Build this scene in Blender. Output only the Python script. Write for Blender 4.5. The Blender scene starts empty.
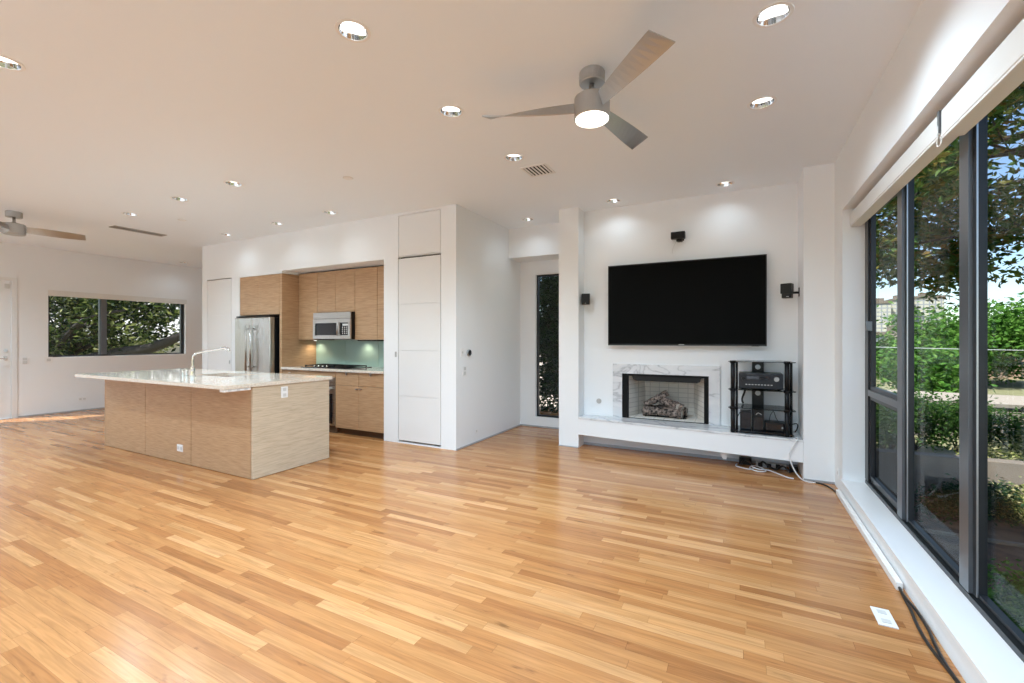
import bpy, bmesh, math, random
from mathutils import Vector, Matrix
from mathutils.geometry import tessellate_polygon
import numpy as np

S = bpy.context.scene
COL = S.collection
PI = math.pi

# ------------------------------------------------------------------ camera, world, sun, exposure
cam_d = bpy.data.cameras.new('camera')
cam = bpy.data.objects.new('camera', cam_d); COL.objects.link(cam)
cam_d.sensor_width = 36.0
cam_d.lens = 442.0 / 1024 * 36
cam_d.shift_y = -2.0 / 1024
cam_d.clip_start = 0.05; cam_d.clip_end = 600
YAW = math.atan(227 / 442.0)
cam.location = (0, 0, 1.35); cam.rotation_euler = (PI / 2, 0, YAW)
S.camera = cam

w = bpy.data.worlds.new('world'); S.world = w; w.use_nodes = True
nt = w.node_tree; nt.nodes.clear()
wo = nt.nodes.new('ShaderNodeOutputWorld'); bg = nt.nodes.new('ShaderNodeBackground')
sky = nt.nodes.new('ShaderNodeTexSky'); sky.sky_type = 'NISHITA'; sky.sun_disc = False
sky.sun_elevation = math.radians(50); sky.sun_rotation = math.radians(200); sky.air_density = 1.0; sky.ozone_density = 3.0; sky.dust_density = 0.0
bg.inputs['Strength'].default_value = 0.135
nt.links.new(sky.outputs[0], bg.inputs['Color']); nt.links.new(bg.outputs[0], wo.inputs['Surface'])

sun_d = bpy.data.lights.new('sun', 'SUN'); sun_d.energy = 7.5; sun_d.angle = math.radians(0.6); sun_d.color = (1, .99, .97)
sun = bpy.data.objects.new('sun', sun_d); COL.objects.link(sun)
sun.rotation_euler = Vector((-0.58, -0.62, 1.1)).to_track_quat('Z', 'Y').to_euler()

S.view_settings.view_transform = 'Standard'; S.view_settings.look = 'None'
S.view_settings.gamma = 1.0; S.view_settings.use_curve_mapping = False
S.view_settings.exposure = 0.55
LAMP_W = 35.0
S.cycles.max_bounces = 14; S.cycles.diffuse_bounces = 9; S.cycles.transparent_max_bounces = 16

# ------------------------------------------------------------------ material helpers
def nodes(name):
    m = bpy.data.materials.new(name); m.use_nodes = True
    t = m.node_tree; b = t.nodes['Principled BSDF']
    return m, t, b
def L(t, a, b): t.links.new(a, b)
def mat(name, col, rough=.5, metal=0., spec=.5, bump=0., bscale=200., var=0., vscale=5., coat=0.):
    m, t, b = nodes(name)
    b.inputs['Base Color'].default_value = (*col, 1); b.inputs['Roughness'].default_value = rough
    b.inputs['Metallic'].default_value = metal; b.inputs['Specular IOR Level'].default_value = spec
    b.inputs['Coat Weight'].default_value = coat
    tc = t.nodes.new('ShaderNodeTexCoord')
    n = t.nodes.new('ShaderNodeTexNoise'); n.inputs['Scale'].default_value = vscale; n.inputs['Detail'].default_value = 4
    L(t, tc.outputs['Object'], n.inputs['Vector'])
    mr = t.nodes.new('ShaderNodeMapRange'); mr.inputs['To Min'].default_value = 1 - var; mr.inputs['To Max'].default_value = 1 + var * (3 if var > .9 else 1)
    if var > .5: mr.inputs['From Min'].default_value = .36; mr.inputs['From Max'].default_value = .68
    L(t, n.outputs['Fac'], mr.inputs['Value'])
    mx = t.nodes.new('ShaderNodeVectorMath'); mx.operation = 'SCALE'; mx.inputs[0].default_value = col
    L(t, mr.outputs[0], mx.inputs['Scale']); L(t, mx.outputs[0], b.inputs['Base Color'])
    if bump:
        n2 = t.nodes.new('ShaderNodeTexNoise'); n2.inputs['Scale'].default_value = bscale
        L(t, tc.outputs['Object'], n2.inputs['Vector'])
        bp = t.nodes.new('ShaderNodeBump'); bp.inputs['Strength'].default_value = bump; bp.inputs['Distance'].default_value = .002
        L(t, n2.outputs['Fac'], bp.inputs['Height']); L(t, bp.outputs[0], b.inputs['Normal'])
    return m
def emit_mat(name, col, s):
    m, t, b = nodes(name)
    b.inputs['Base Color'].default_value = (*col, 1)
    b.inputs['Emission Color'].default_value = (*col, 1); b.inputs['Emission Strength'].default_value = s
    return m
def ramp(t, stops, interp='LINEAR'):
    r = t.nodes.new('ShaderNodeValToRGB'); r.color_ramp.interpolation = interp
    e = r.color_ramp.elements
    while len(e) < len(stops): e.new(.5)
    for i, (p, c) in enumerate(stops): e[i].position = p; e[i].color = (*c, 1)
    return r
def math_n(t, op, a, b=None, c=None):
    n = t.nodes.new('ShaderNodeMath'); n.operation = op
    for i, v in enumerate((a, b, c)):
        if v is None: continue
        if isinstance(v, (int, float)): n.inputs[i].default_value = v
        else: L(t, v, n.inputs[i])
    return n.outputs[0]

def oak_floor():
    m, t, b = nodes('oak_strip_floor')
    g = t.nodes.new('ShaderNodeNewGeometry'); s = t.nodes.new('ShaderNodeSeparateXYZ'); L(t, g.outputs['Position'], s.inputs[0])
    W = .057
    yy = math_n(t, 'DIVIDE', s.outputs['Y'], W); row = math_n(t, 'FLOOR', yy); fy = math_n(t, 'FRACT', yy)
    wn = t.nodes.new('ShaderNodeTexWhiteNoise'); wn.noise_dimensions = '1D'; L(t, row, wn.inputs['W'])
    ln = math_n(t, 'MULTIPLY_ADD', wn.outputs['Value'], .55, .5)          # board length of this row
    wn2 = t.nodes.new('ShaderNodeTexWhiteNoise'); wn2.noise_dimensions = '1D'; L(t, math_n(t, 'ADD', row, 71.3), wn2.inputs['W'])
    xx = math_n(t, 'DIVIDE', math_n(t, 'MULTIPLY_ADD', wn2.outputs['Value'], 3.7, s.outputs['X']), ln)
    ix = math_n(t, 'FLOOR', xx); fx = math_n(t, 'FRACT', xx)
    cb = t.nodes.new('ShaderNodeCombineXYZ'); L(t, ix, cb.inputs[0]); L(t, row, cb.inputs[1])
    wc = t.nodes.new('ShaderNodeTexWhiteNoise'); wc.noise_dimensions = '3D'; L(t, cb.outputs[0], wc.inputs['Vector'])
    r = ramp(t, [(0, (.29, .118, .039)), (.07, (.36, .152, .053)), (.30, (.415, .187, .067)), (.75, (.47, .227, .087)), (.95, (.52, .27, .112)), (1, (.56, .30, .135))])
    L(t, wc.outputs['Value'], r.inputs[0])
    # grain: noise stretched along X, shifted per board
    off = t.nodes.new('ShaderNodeVectorMath'); off.operation = 'SCALE'; off.inputs['Scale'].default_value = 37.; L(t, wc.outputs['Color'], off.inputs[0])
    ad = t.nodes.new('ShaderNodeVectorMath'); ad.operation = 'ADD'; L(t, g.outputs['Position'], ad.inputs[0]); L(t, off.outputs[0], ad.inputs[1])
    mp = t.nodes.new('ShaderNodeMapping'); mp.inputs['Scale'].default_value = (2.6, 48, 1); L(t, ad.outputs[0], mp.inputs[0])
    n = t.nodes.new('ShaderNodeTexNoise'); n.inputs['Scale'].default_value = 1.; n.inputs['Detail'].default_value = 5; n.inputs['Distortion'].default_value = 1.2
    L(t, mp.outputs[0], n.inputs['Vector'])
    mr = t.nodes.new('ShaderNodeMapRange'); mr.inputs['From Min'].default_value = .3; mr.inputs['From Max'].default_value = .7
    mr.inputs['To Min'].default_value = .76; mr.inputs['To Max'].default_value = 1.13; L(t, n.outputs['Fac'], mr.inputs['Value'])
    # sparse dark flecks and knots
    mp2 = t.nodes.new('ShaderNodeMapping'); mp2.inputs['Scale'].default_value = (6, 22, 1); L(t, ad.outputs[0], mp2.inputs[0])
    n2 = t.nodes.new('ShaderNodeTexNoise'); n2.inputs['Scale'].default_value = 1.; n2.inputs['Detail'].default_value = 3; L(t, mp2.outputs[0], n2.inputs['Vector'])
    k = t.nodes.new('ShaderNodeMapRange'); k.inputs['From Min'].default_value = .67; k.inputs['From Max'].default_value = .78; k.inputs['To Min'].default_value = 1.; k.inputs['To Max'].default_value = .55
    L(t, n2.outputs['Fac'], k.inputs['Value'])
    # joints
    gy = math_n(t, 'COMPARE', fy, 0.0, .022); gx = math_n(t, 'COMPARE', fx, 0.0, .0025)
    gap = math_n(t, 'MAXIMUM', gy, gx); gm = math_n(t, 'MULTIPLY_ADD', gap, -.38, 1.)
    f = math_n(t, 'MULTIPLY', math_n(t, 'MULTIPLY', mr.outputs[0], k.outputs[0]), gm)
    sc = t.nodes.new('ShaderNodeVectorMath'); sc.operation = 'SCALE'; L(t, r.outputs[0], sc.inputs[0]); L(t, f, sc.inputs['Scale'])
    L(t, sc.outputs[0], b.inputs['Base Color'])
    b.inputs['Roughness'].default_value = .22; b.inputs['Specular IOR Level'].default_value = .35
    n3 = t.nodes.new('ShaderNodeTexNoise'); n3.inputs['Scale'].default_value = 9.; L(t, g.outputs['Position'], n3.inputs['Vector'])
    bp = t.nodes.new('ShaderNodeBump'); bp.inputs['Strength'].default_value = .25; bp.inputs['Distance'].default_value = .002
    hh = math_n(t, 'ADD', math_n(t, 'MULTIPLY', wc.outputs['Value'], .25), n3.outputs['Fac'])
    L(t, hh, bp.inputs['Height']); L(t, bp.outputs[0], b.inputs['Normal'])
    return m

def veneer(name, c1, c2, c3):
    m, t, b = nodes(name)
    g = t.nodes.new('ShaderNodeNewGeometry')
    mp = t.nodes.new('ShaderNodeMapping'); mp.inputs['Scale'].default_value = (4.0, 4.0, 110); L(t, g.outputs['Position'], mp.inputs[0])
    n = t.nodes.new('ShaderNodeTexNoise'); n.inputs['Scale'].default_value = 1.6; n.inputs['Detail'].default_value = 4; n.inputs['Distortion'].default_value = .3
    L(t, mp.outputs[0], n.inputs['Vector'])
    r = ramp(t, [(.32, c1), (.5, c2), (.68, c3)]); L(t, n.outputs['Fac'], r.inputs[0]); L(t, r.outputs[0], b.inputs['Base Color'])
    b.inputs['Roughness'].default_value = .38
    return m

def marble():
    m, t, b = nodes('grey_veined_marble')
    tc = t.nodes.new('ShaderNodeTexCoord')
    n = t.nodes.new('ShaderNodeTexNoise'); n.inputs['Scale'].default_value = 2.4; n.inputs['Detail'].default_value = 9; n.inputs['Distortion'].default_value = 1.0
    mp = t.nodes.new('ShaderNodeMapping'); mp.inputs['Scale'].default_value = (1, 2.2, 2.2); mp.inputs['Rotation'].default_value = (.2, .5, .3)
    L(t, tc.outputs['Object'], mp.inputs[0]); L(t, mp.outputs[0], n.inputs['Vector'])
    d = math_n(t, 'ABSOLUTE', math_n(t, 'SUBTRACT', n.outputs['Fac'], .5))
    r = ramp(t, [(0, (.40, .41, .43)), (.010, (.54, .55, .57)), (.04, (.66, .67, .69)), (.2, (.74, .74, .75))]); L(t, d, r.inputs[0])
    L(t, r.outputs[0], b.inputs['Base Color']); b.inputs['Roughness'].default_value = .12
    return m

def quartz():
    m, t, b = nodes('cream_quartz')
    tc = t.nodes.new('ShaderNodeTexCoord')
    n = t.nodes.new('ShaderNodeTexNoise'); n.inputs['Scale'].default_value = 60; n.inputs['Detail'].default_value = 3
    L(t, tc.outputs['Object'], n.inputs['Vector'])
    r = ramp(t, [(.35, (.66, .56, .46)), (.6, (.80, .72, .62))]); L(t, n.outputs['Fac'], r.inputs[0]); L(t, r.outputs[0], b.inputs['Base Color'])
    b.inputs['Roughness'].default_value = .07; b.inputs['Specular IOR Level'].default_value = .8
    return m

def steel(name, col=(.55, .54, .52), rough=.28, axis='Z'):
    m, t, b = nodes(name)
    tc = t.nodes.new('ShaderNodeTexCoord'); mp = t.nodes.new('ShaderNodeMapping')
    mp.inputs['Scale'].default_value = (300, 300, 2) if axis == 'Z' else (2, 300, 300)
    n = t.nodes.new('ShaderNodeTexNoise'); n.inputs['Scale'].default_value = 1
    L(t, tc.outputs['Object'], mp.inputs[0]); L(t, mp.outputs[0], n.inputs['Vector'])
    mr = t.nodes.new('ShaderNodeMapRange'); mr.inputs['To Min'].default_value = rough - .08; mr.inputs['To Max'].default_value = rough + .1
    L(t, n.outputs['Fac'], mr.inputs['Value']); L(t, mr.outputs[0], b.inputs['Roughness'])
    b.inputs['Base Color'].default_value = (*col, 1); b.inputs['Metallic'].default_value = 1
    return m

def glass_pane(name, tint=(1, 1, 1), refl=.6):
    m = bpy.data.materials.new(name); m.use_nodes = True; t = m.node_tree; t.nodes.clear()
    o = t.nodes.new('ShaderNodeOutputMaterial'); mx = t.nodes.new('ShaderNodeMixShader')
    tr = t.nodes.new('ShaderNodeBsdfTransparent'); gl = t.nodes.new('ShaderNodeBsdfGlossy'); lw = t.nodes.new('ShaderNodeLayerWeight')
    lw.inputs['Blend'].default_value = .5
    fr = t.nodes.new('ShaderNodeMath'); fr.operation = 'MULTIPLY_ADD'; fr.use_clamp = True      # Schlick, the same from both sides
    pw = t.nodes.new('ShaderNodeMath'); pw.operation = 'POWER'; L(t, lw.outputs['Facing'], pw.inputs[0]); pw.inputs[1].default_value = 5
    L(t, pw.outputs[0], fr.inputs[0]); fr.inputs[1].default_value = refl; fr.inputs[2].default_value = .015; tr.inputs['Color'].default_value = (*tint, 1); gl.inputs['Roughness'].default_value = .0
    L(t, fr.outputs[0], mx.inputs[0]); L(t, tr.outputs[0], mx.inputs[1]); L(t, gl.outputs[0], mx.inputs[2]); L(t, mx.outputs[0], o.inputs[0])
    return m

def leaf_mat(name, cols, trans=.35):
    m = bpy.data.materials.new(name); m.use_nodes = True; t = m.node_tree; t.nodes.clear()
    o = t.nodes.new('ShaderNodeOutputMaterial'); g = t.nodes.new('ShaderNodeNewGeometry')
    n = len(cols); r = ramp(t, [(i / (n - 1), c) for i, c in enumerate(cols)]); L(t, g.outputs['Random Per Island'], r.inputs[0])
    d = t.nodes.new('ShaderNodeBsdfPrincipled'); d.inputs['Roughness'].default_value = .55; d.inputs['Specular IOR Level'].default_value = .15; L(t, r.outputs[0], d.inputs['Base Color'])
    tl = t.nodes.new('ShaderNodeBsdfTranslucent'); L(t, r.outputs[0], tl.inputs['Color'])
    mx = t.nodes.new('ShaderNodeMixShader'); mx.inputs[0].default_value = trans
    L(t, d.outputs[0], mx.inputs[1]); L(t, tl.outputs[0], mx.inputs[2]); L(t, mx.outputs[0], o.inputs[0])
    return m

def grid_mat(name, base, line, sx, sz, lw=.06, rough=.8):
    """masonry / tower facade grid in world X/Y+Z"""
    m, t, b = nodes(name)
    tc = t.nodes.new('ShaderNodeTexCoord'); bt = t.nodes.new('ShaderNodeTexBrick')
    mp = t.nodes.new('ShaderNodeMapping'); mp.inputs['Rotation'].default_value = (PI / 2, 0, 0)
    L(t, tc.outputs['Object'], mp.inputs[0]); L(t, mp.outputs[0], bt.inputs['Vector'])
    bt.inputs['Color1'].default_value = (*base, 1); bt.inputs['Color2'].default_value = (*[c * .93 for c in base], 1); bt.inputs['Mortar'].default_value = (*line, 1)
    bt.offset = 0; bt.inputs['Scale'].default_value = 1; bt.inputs['Brick Width'].default_value = sx; bt.inputs['Row Height'].default_value = sz; bt.inputs['Mortar Size'].default_value = lw
    L(t, bt.outputs['Color'], b.inputs['Base Color']); b.inputs['Roughness'].default_value = rough
    return m

M = {}
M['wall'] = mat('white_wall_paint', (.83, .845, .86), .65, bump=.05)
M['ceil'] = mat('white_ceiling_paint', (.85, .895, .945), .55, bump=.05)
M['door'] = mat('white_door_paint', (.78, .78, .78), .45)
M['trimgrey'] = mat('grey_metal_reveal', (.42, .43, .45), .4, .3)
M['sill'] = mat('white_gloss_sill', (.86, .86, .86), .28)
M['plastic'] = mat('white_plastic', (.82, .82, .82), .35)
M['plasticgrey'] = mat('light_grey_plastic', (.62, .62, .61), .4)
M['floor'] = oak_floor()
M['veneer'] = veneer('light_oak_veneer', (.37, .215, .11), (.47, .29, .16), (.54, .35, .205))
M['veneer_lit'] = veneer('window_lit_oak_veneer', (.47, .37, .26), (.58, .47, .345), (.64, .53, .40))  # oak lightened to imitate window light falling on the island end
M['toe'] = mat('dark_brown_toe_kick', (.10, .055, .03), .5)
M['ventgrey'] = mat('grey_vent_enamel', (.36, .34, .32), .5)
M['marble'] = marble(); M['quartz'] = quartz()
M['steel'] = steel('brushed_stainless_steel'); M['steelx'] = steel('brushed_stainless_steel_horizontal', axis='X')
M['chrome'] = mat('chrome', (.75, .75, .75), .08, 1.)
M['nickel'] = steel('brushed_nickel', (.50, .50, .50), .42)
M['satin'] = mat('satin_nickel', (.50, .50, .50), .42, 1.)
M['black'] = mat('black_plastic', (.007, .007, .008), .35, spec=.3)
M['blackmatte'] = mat('matte_black', (.006, .006, .006), .75, spec=.2)
M['screen'] = mat('black_television_screen', (.001, .001, .001), .35, spec=.06)
M['blackglass'] = mat('black_glass', (.01, .01, .012), .06)
M['frame'] = mat('dark_grey_aluminium', (.032, .034, .038), .35, .5)
M['framelite'] = mat('grey_aluminium', (.17, .18, .195), .32, .7)
M['alu'] = mat('bright_aluminium_bead', (.5, .51, .53), .3, .9)
M['blind'] = mat('off_white_blind_fabric', (.74, .73, .71), .7)
M['glass'] = glass_pane('window_glass', (.96, .975, .975), .22)
M['screened'] = glass_pane('screened_window_glass', (.68, .68, .68), .25)
M['shelfglass'] = glass_pane('smoked_shelf_glass', (.45, .47, .48), .8)
M['back'] = mat('green_back_painted_glass', (.33, .47, .41), .12, var=.05, vscale=2)
M['bulb'] = emit_mat('lit_lamp_lens', (1, .97, .92), 2.2)
M['fanlamp'] = emit_mat('lit_fan_lens', (1, .95, .86), 2.2)
M['firebrick'] = grid_mat('pale_firebrick', (.76, .72, .66), (.52, .49, .45), .115, .058, .004)
M['log'] = mat('charred_log', (.085, .065, .055), .9, var=1.0, vscale=38, bump=1., bscale=60)
M['logend'] = mat('ashen_log_end', (.42, .37, .32), .9, var=.3, vscale=40)
M['cable'] = mat('black_cable', (.015, .013, .012), .4)
M['cablew'] = mat('white_cable', (.72, .72, .72), .4)
M['bark'] = mat('dark_bark', (.035, .026, .02), .9, var=.4, vscale=14, bump=.8, bscale=30)
M['soil'] = mat('brown_garden_soil', (.10, .06, .035), .95, var=.6, vscale=3, bump=1, bscale=20)
M['lawn'] = mat('dry_grass_ground', (.20, .19, .09), .95, var=.5, vscale=1.2)
M['concrete'] = mat('weathered_concrete', (.17, .135, .10), .85, var=.25, vscale=6, bump=.4, bscale=60)
M['ledge'] = mat('beige_concrete', (.36, .30, .235), .8, var=.12, vscale=4)
M['tan'] = mat('tan_masonry', (.36, .25, .16), .85, var=.15, vscale=3)
M['tower'] = grid_mat('pale_yellow_tower_facade', (.50, .47, .36), (.26, .27, .28), .9, .8, .13)
M['tower2'] = grid_mat('grey_block_facade', (.20, .22, .25), (.5, .5, .5), 1.6, 1.1, .1)
M['paleroof'] = mat('pale_shingle_roof', (.80, .74, .66), .9, var=.2, vscale=2)
M['paving'] = mat('bounce_paving', (.62, .65, .69), .85, var=.06, vscale=3)  # surface of the added slab outdoors, pale to reflect daylight inside
M['palewall'] = mat('pale_stucco', (.72, .62, .54), .85, var=.12, vscale=2)
M['leaf_dark'] = leaf_mat('dark_green_leaves', [(.018, .045, .010), (.05, .11, .02), (.13, .17, .03), (.20, .12, .03)])
M['leaf_gloom'] = leaf_mat('gloomy_green_leaves', [(.006, .014, .004), (.014, .03, .008), (.03, .055, .012), (.10, .14, .03), (.34, .36, .12)])
M['leaf_mid'] = leaf_mat('mid_green_leaves', [(.02, .06, .01), (.045, .11, .02), (.09, .17, .03)])
M['leaf_bright'] = leaf_mat('bright_green_leaves', [(.03, .10, .012), (.08, .20, .025), (.15, .28, .05)])
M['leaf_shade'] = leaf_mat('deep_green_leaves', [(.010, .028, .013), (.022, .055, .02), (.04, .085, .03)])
M['leaf_dry'] = leaf_mat('yellow_green_leaves', [(.12, .16, .03), (.30, .32, .09), (.45, .40, .2), (.04, .09, .02)])

# ------------------------------------------------------------------ mesh helpers (all coordinates in world space; emit() moves them to the parent)
class MB:
    def __init__(s): s.bm = bmesh.new()
    def box(s, x0, x1, y0, y1, z0, z1, bev=0, seg=2, rz=0):
        r = bmesh.ops.create_cube(s.bm, size=1)
        vs = r['verts']
        c = Vector(((x0 + x1) / 2, (y0 + y1) / 2, (z0 + z1) / 2))
        mtx = Matrix.Translation(c) @ Matrix.Rotation(rz, 4, 'Z') @ Matrix.Diagonal((abs(x1 - x0), abs(y1 - y0), abs(z1 - z0), 1))
        bmesh.ops.transform(s.bm, matrix=mtx, verts=vs)
        if bev:
            es = list({e for v in vs for e in v.link_edges})
            bmesh.ops.bevel(s.bm, geom=es, offset=bev, segments=seg, affect='EDGES', profile=.5)
        return s
    def hexa(s, p):      # 8 points: bottom 4, top 4
        v = [s.bm.verts.new(q) for q in p]
        for f in ((3, 2, 1, 0), (4, 5, 6, 7), (0, 1, 5, 4), (1, 2, 6, 5), (2, 3, 7, 6), (3, 0, 4, 7)): s.bm.faces.new([v[i] for i in f])
        return s
    def cyl(s, a, b, r, r2=None, n=24, cap=True):
        a = Vector(a); b = Vector(b); r2 = r if r2 is None else r2
        q = (b - a).to_track_quat('Z', 'Y').to_matrix()
        A = []; B = []
        for i in range(n):
            t = 2 * PI * i / n; d = q @ Vector((math.cos(t), math.sin(t), 0))
            A.append(s.bm.verts.new(a + d * r)); B.append(s.bm.verts.new(b + d * r2))
        for i in range(n):
            j = (i + 1) % n; f = s.bm.faces.new((A[i], A[j], B[j], B[i])); f.smooth = True
        if cap: s.bm.faces.new(A[::-1]); s.bm.faces.new(B)
        return s
    def lathe(s, c, prof, n=32, cap=True):   # prof: (r, z) list around vertical axis at c
        rings = []
        for r, z in prof:
            rings.append([s.bm.verts.new((c[0] + r * math.cos(2 * PI * i / n), c[1] + r * math.sin(2 * PI * i / n), c[2] + z)) for i in range(n)])
        for a, b in zip(rings, rings[1:]):
            for i in range(n):
                j = (i + 1) % n; s.bm.faces.new((a[i], a[j], b[j], b[i]))
        if cap and prof[0][0] > 1e-4: s.bm.faces.new(rings[0][::-1])
        if cap and prof[-1][0] > 1e-4: s.bm.faces.new(rings[-1])
        return s
    def tube(s, pts, r, n=8, smooth=True):
        pts = [Vector(p) for p in pts]
        if smooth: pts = spline(pts)
        rr = r if callable(r) else (lambda u: r)
        rings = []; up = Vector((0, 0, 1))
        for i, p in enumerate(pts):
            d = (pts[min(i + 1, len(pts) - 1)] - pts[max(i - 1, 0)]).normalized()
            x = d.cross(up)
            if x.length < .1: x = d.cross(Vector((1, 0, 0)))
            x.normalize(); y = d.cross(x); up_r = rr(i / (len(pts) - 1))
            rings.append([s.bm.verts.new(p + (x * math.cos(2 * PI * k / n) + y * math.sin(2 * PI * k / n)) * up_r) for k in range(n)])
        for a, b in zip(rings, rings[1:]):
            for i in range(n):
                j = (i + 1) % n; f = s.bm.faces.new((a[i], a[j], b[j], b[i])); f.smooth = True
        s.bm.faces.new(rings[0][::-1]); s.bm.faces.new(rings[-1])
        return s
    def plate(s, outer, holes, fn, d0, d1):
        """2D polygon with holes extruded from depth d0 to d1; fn(u, v, d) -> xyz"""
        loops = [outer] + holes
        flat = [p for l in loops for p in l]
        tris = tessellate_polygon([[Vector((p[0], p[1], 0)) for p in l] for l in loops])
        V0 = [s.bm.verts.new(fn(p[0], p[1], d0)) for p in flat]; V1 = [s.bm.verts.new(fn(p[0], p[1], d1)) for p in flat]
        for a, b, c in tris:
            try: s.bm.faces.new((V0[a], V0[b], V0[c])); s.bm.faces.new((V1[c], V1[b], V1[a]))
            except ValueError: pass
        k = 0
        for l in loops:
            n = len(l)
            for i in range(n):
                j = (i + 1) % n; s.bm.faces.new((V0[k + i], V0[k + j], V1[k + j], V1[k + i]))
            k += n
        return s

def spline(p, k=6):
    out = []
    for i in range(len(p) - 1):
        a = p[max(i - 1, 0)]; b = p[i]; c = p[i + 1]; d = p[min(i + 2, len(p) - 1)]
        for j in range(k):
            t = j / k
            out.append(.5 * ((2 * b) + (c - a) * t + (2 * a - 5 * b + 4 * c - d) * t * t + (3 * b - a - 3 * c + d) * t ** 3))
    out.append(p[-1]); return out

WL = {}
def emit(name, mb, m, parent=None, fix=True):
    bm = mb.bm
    if fix: bmesh.ops.recalc_face_normals(bm, faces=bm.faces)
    me = bpy.data.meshes.new(name)
    if parent is not None: org = WL[parent.name]
    else:
        xs = [v.co for v in bm.verts]
        lo = [min(v[i] for v in xs) for i in range(3)]; hi = [max(v[i] for v in xs) for i in range(3)]
        org = Vector(((lo[0] + hi[0]) / 2, (lo[1] + hi[1]) / 2, lo[2]))
    bmesh.ops.translate(bm, verts=bm.verts, vec=-org)
    bm.to_mesh(me); bm.free(); me.materials.append(m)
    o = bpy.data.objects.new(name, me); COL.objects.link(o)
    if parent is not None: o.parent = parent
    else: o.location = org
    WL[o.name] = org.copy()
    return o
def thing(name, loc, label=None, cat=None, group=None, kind=None):
    o = bpy.data.objects.new(name, None); COL.objects.link(o); o.location = loc; o.empty_display_size = .1
    WL[o.name] = Vector(loc); tag(o, label, cat, group, kind); return o
def tag(o, label=None, cat=None, group=None, kind=None):
    for k, v in (('label', label), ('category', cat), ('group', group), ('kind', kind)):
        if v: o[k] = v
    return o
def struct(name, mb, m, parent=None, label=None, cat=None):
    o = emit(name, mb, m, parent)
    if parent is None: tag(o, label, cat, None, 'structure')
    return o
def dup(root, loc, label=None, rz=0):
    r = root.copy(); COL.objects.link(r); r.location = loc; r.rotation_euler = (0, 0, rz)
    if label: r['label'] = label
    def rec(src, dst):
        for ch in list(src.children):
            c = ch.copy(); COL.objects.link(c); c.parent = dst; rec(ch, c)
    kids = [c for c in root.children if c.type == 'MESH']
    for ch in kids:
        c = ch.copy(); COL.objects.link(c); c.parent = r
        for g in list(ch.children):
            d = g.copy(); COL.objects.link(d); d.parent = c
    return r
XZ = lambda u, v, d: (u, d, v)     # wall facing along Y
YZ = lambda u, v, d: (d, u, v)     # wall facing along X
XY = lambda u, v, d: (u, v, d)
def rect(a, b, c, d): return [(a, c), (b, c), (b, d), (a, d)]

H = 3.0       # ceiling
# ------------------------------------------------------------------ room shell
struct('floor', MB().box(-11.3, .98, -3.2, 8.2, -.12, 0), M['floor'], label='oak strip floor', cat='floor')

LIGHTS = [
 (-1.836, 1.714, 'large lit recessed downlight nearest the camera, left of the ceiling fan'),
 (-1.854, 2.644, 'lit recessed downlight just left of the ceiling fan blade, second in its row'),
 (-1.815, 3.573, 'lit recessed downlight beside the square louvred air vent'),
 (-2.587, 5.504, 'lit recessed downlight above the tall narrow window alcove'),
 (-1.328, 5.229, 'lit recessed downlight above the left end of the television'),
 (-0.132, 5.205, 'lit recessed downlight above the right end of the television'),
 (.143, 3.54, 'lit recessed downlight between the ceiling fan and the window wall, farther of the two'),
 (.154, 2.606, 'large lit recessed downlight near the top of the window wall, right of the ceiling fan'),
 (-4.762, 2.817, 'lit recessed downlight over the island, rightmost of the island row'),
 (-5.845, 2.834, 'lit recessed downlight over the island, middle of the island row'),
 (-7.122, 2.875, 'lit recessed downlight over the island, leftmost of the island row beside the slot vent'),
 (-7.171, 4.125, 'lit recessed downlight washing the kitchen wall, leftmost of three above the cabinets'),
 (-5.846, 4.066, 'lit recessed downlight washing the kitchen wall, middle of three above the cabinets'),
 (-4.727, 4.028, 'lit recessed downlight washing the kitchen wall, nearest the white pantry block'),
 (-3.893, .955, 'lit recessed downlight at the left edge of the picture'),
 (-10.6, 5.22, 'tiny lit recessed downlight far back in the passage beyond the kitchen wall'),
 (-1.84, .78, None), (.15, .85, None), (-1.84, -.9, None), (-3.893, -.9, None), (-5.9, .955, None), (-5.9, -.9, None), (-8.2, .5, None), (-8.2, -1.2, None),  # added out-of-view downlights that brighten the room
 (-10.2, 1.2, None), (.15, -.9, None),
]
holes = [[(x + .074 * math.cos(2 * PI * i / 20), y + .074 * math.sin(2 * PI * i / 20)) for i in range(20)] for x, y, _ in LIGHTS]
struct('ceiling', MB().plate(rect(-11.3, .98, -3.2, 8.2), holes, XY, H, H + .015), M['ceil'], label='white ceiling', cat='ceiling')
struct('trim_1', MB().box(-11.3, 1.1, -4.8, 8.2, H + .13, H + .2), M['wall'], label='roof deck above the ceiling with a rear overhang added as sunshade', cat='roof')  # rear overhang added out of view to keep sun off the floor

# left wall with window opening
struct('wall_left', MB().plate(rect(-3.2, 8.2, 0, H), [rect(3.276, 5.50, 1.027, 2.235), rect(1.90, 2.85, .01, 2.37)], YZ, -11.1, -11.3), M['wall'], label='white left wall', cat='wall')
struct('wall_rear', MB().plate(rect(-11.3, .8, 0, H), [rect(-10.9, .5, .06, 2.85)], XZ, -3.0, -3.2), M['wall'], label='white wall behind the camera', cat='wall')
struct('wall_passage', MB().box(-11.1, -8.48, 7.0, 7.2, 0, H), M['wall'], label='white end wall of the passage', cat='wall')
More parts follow.
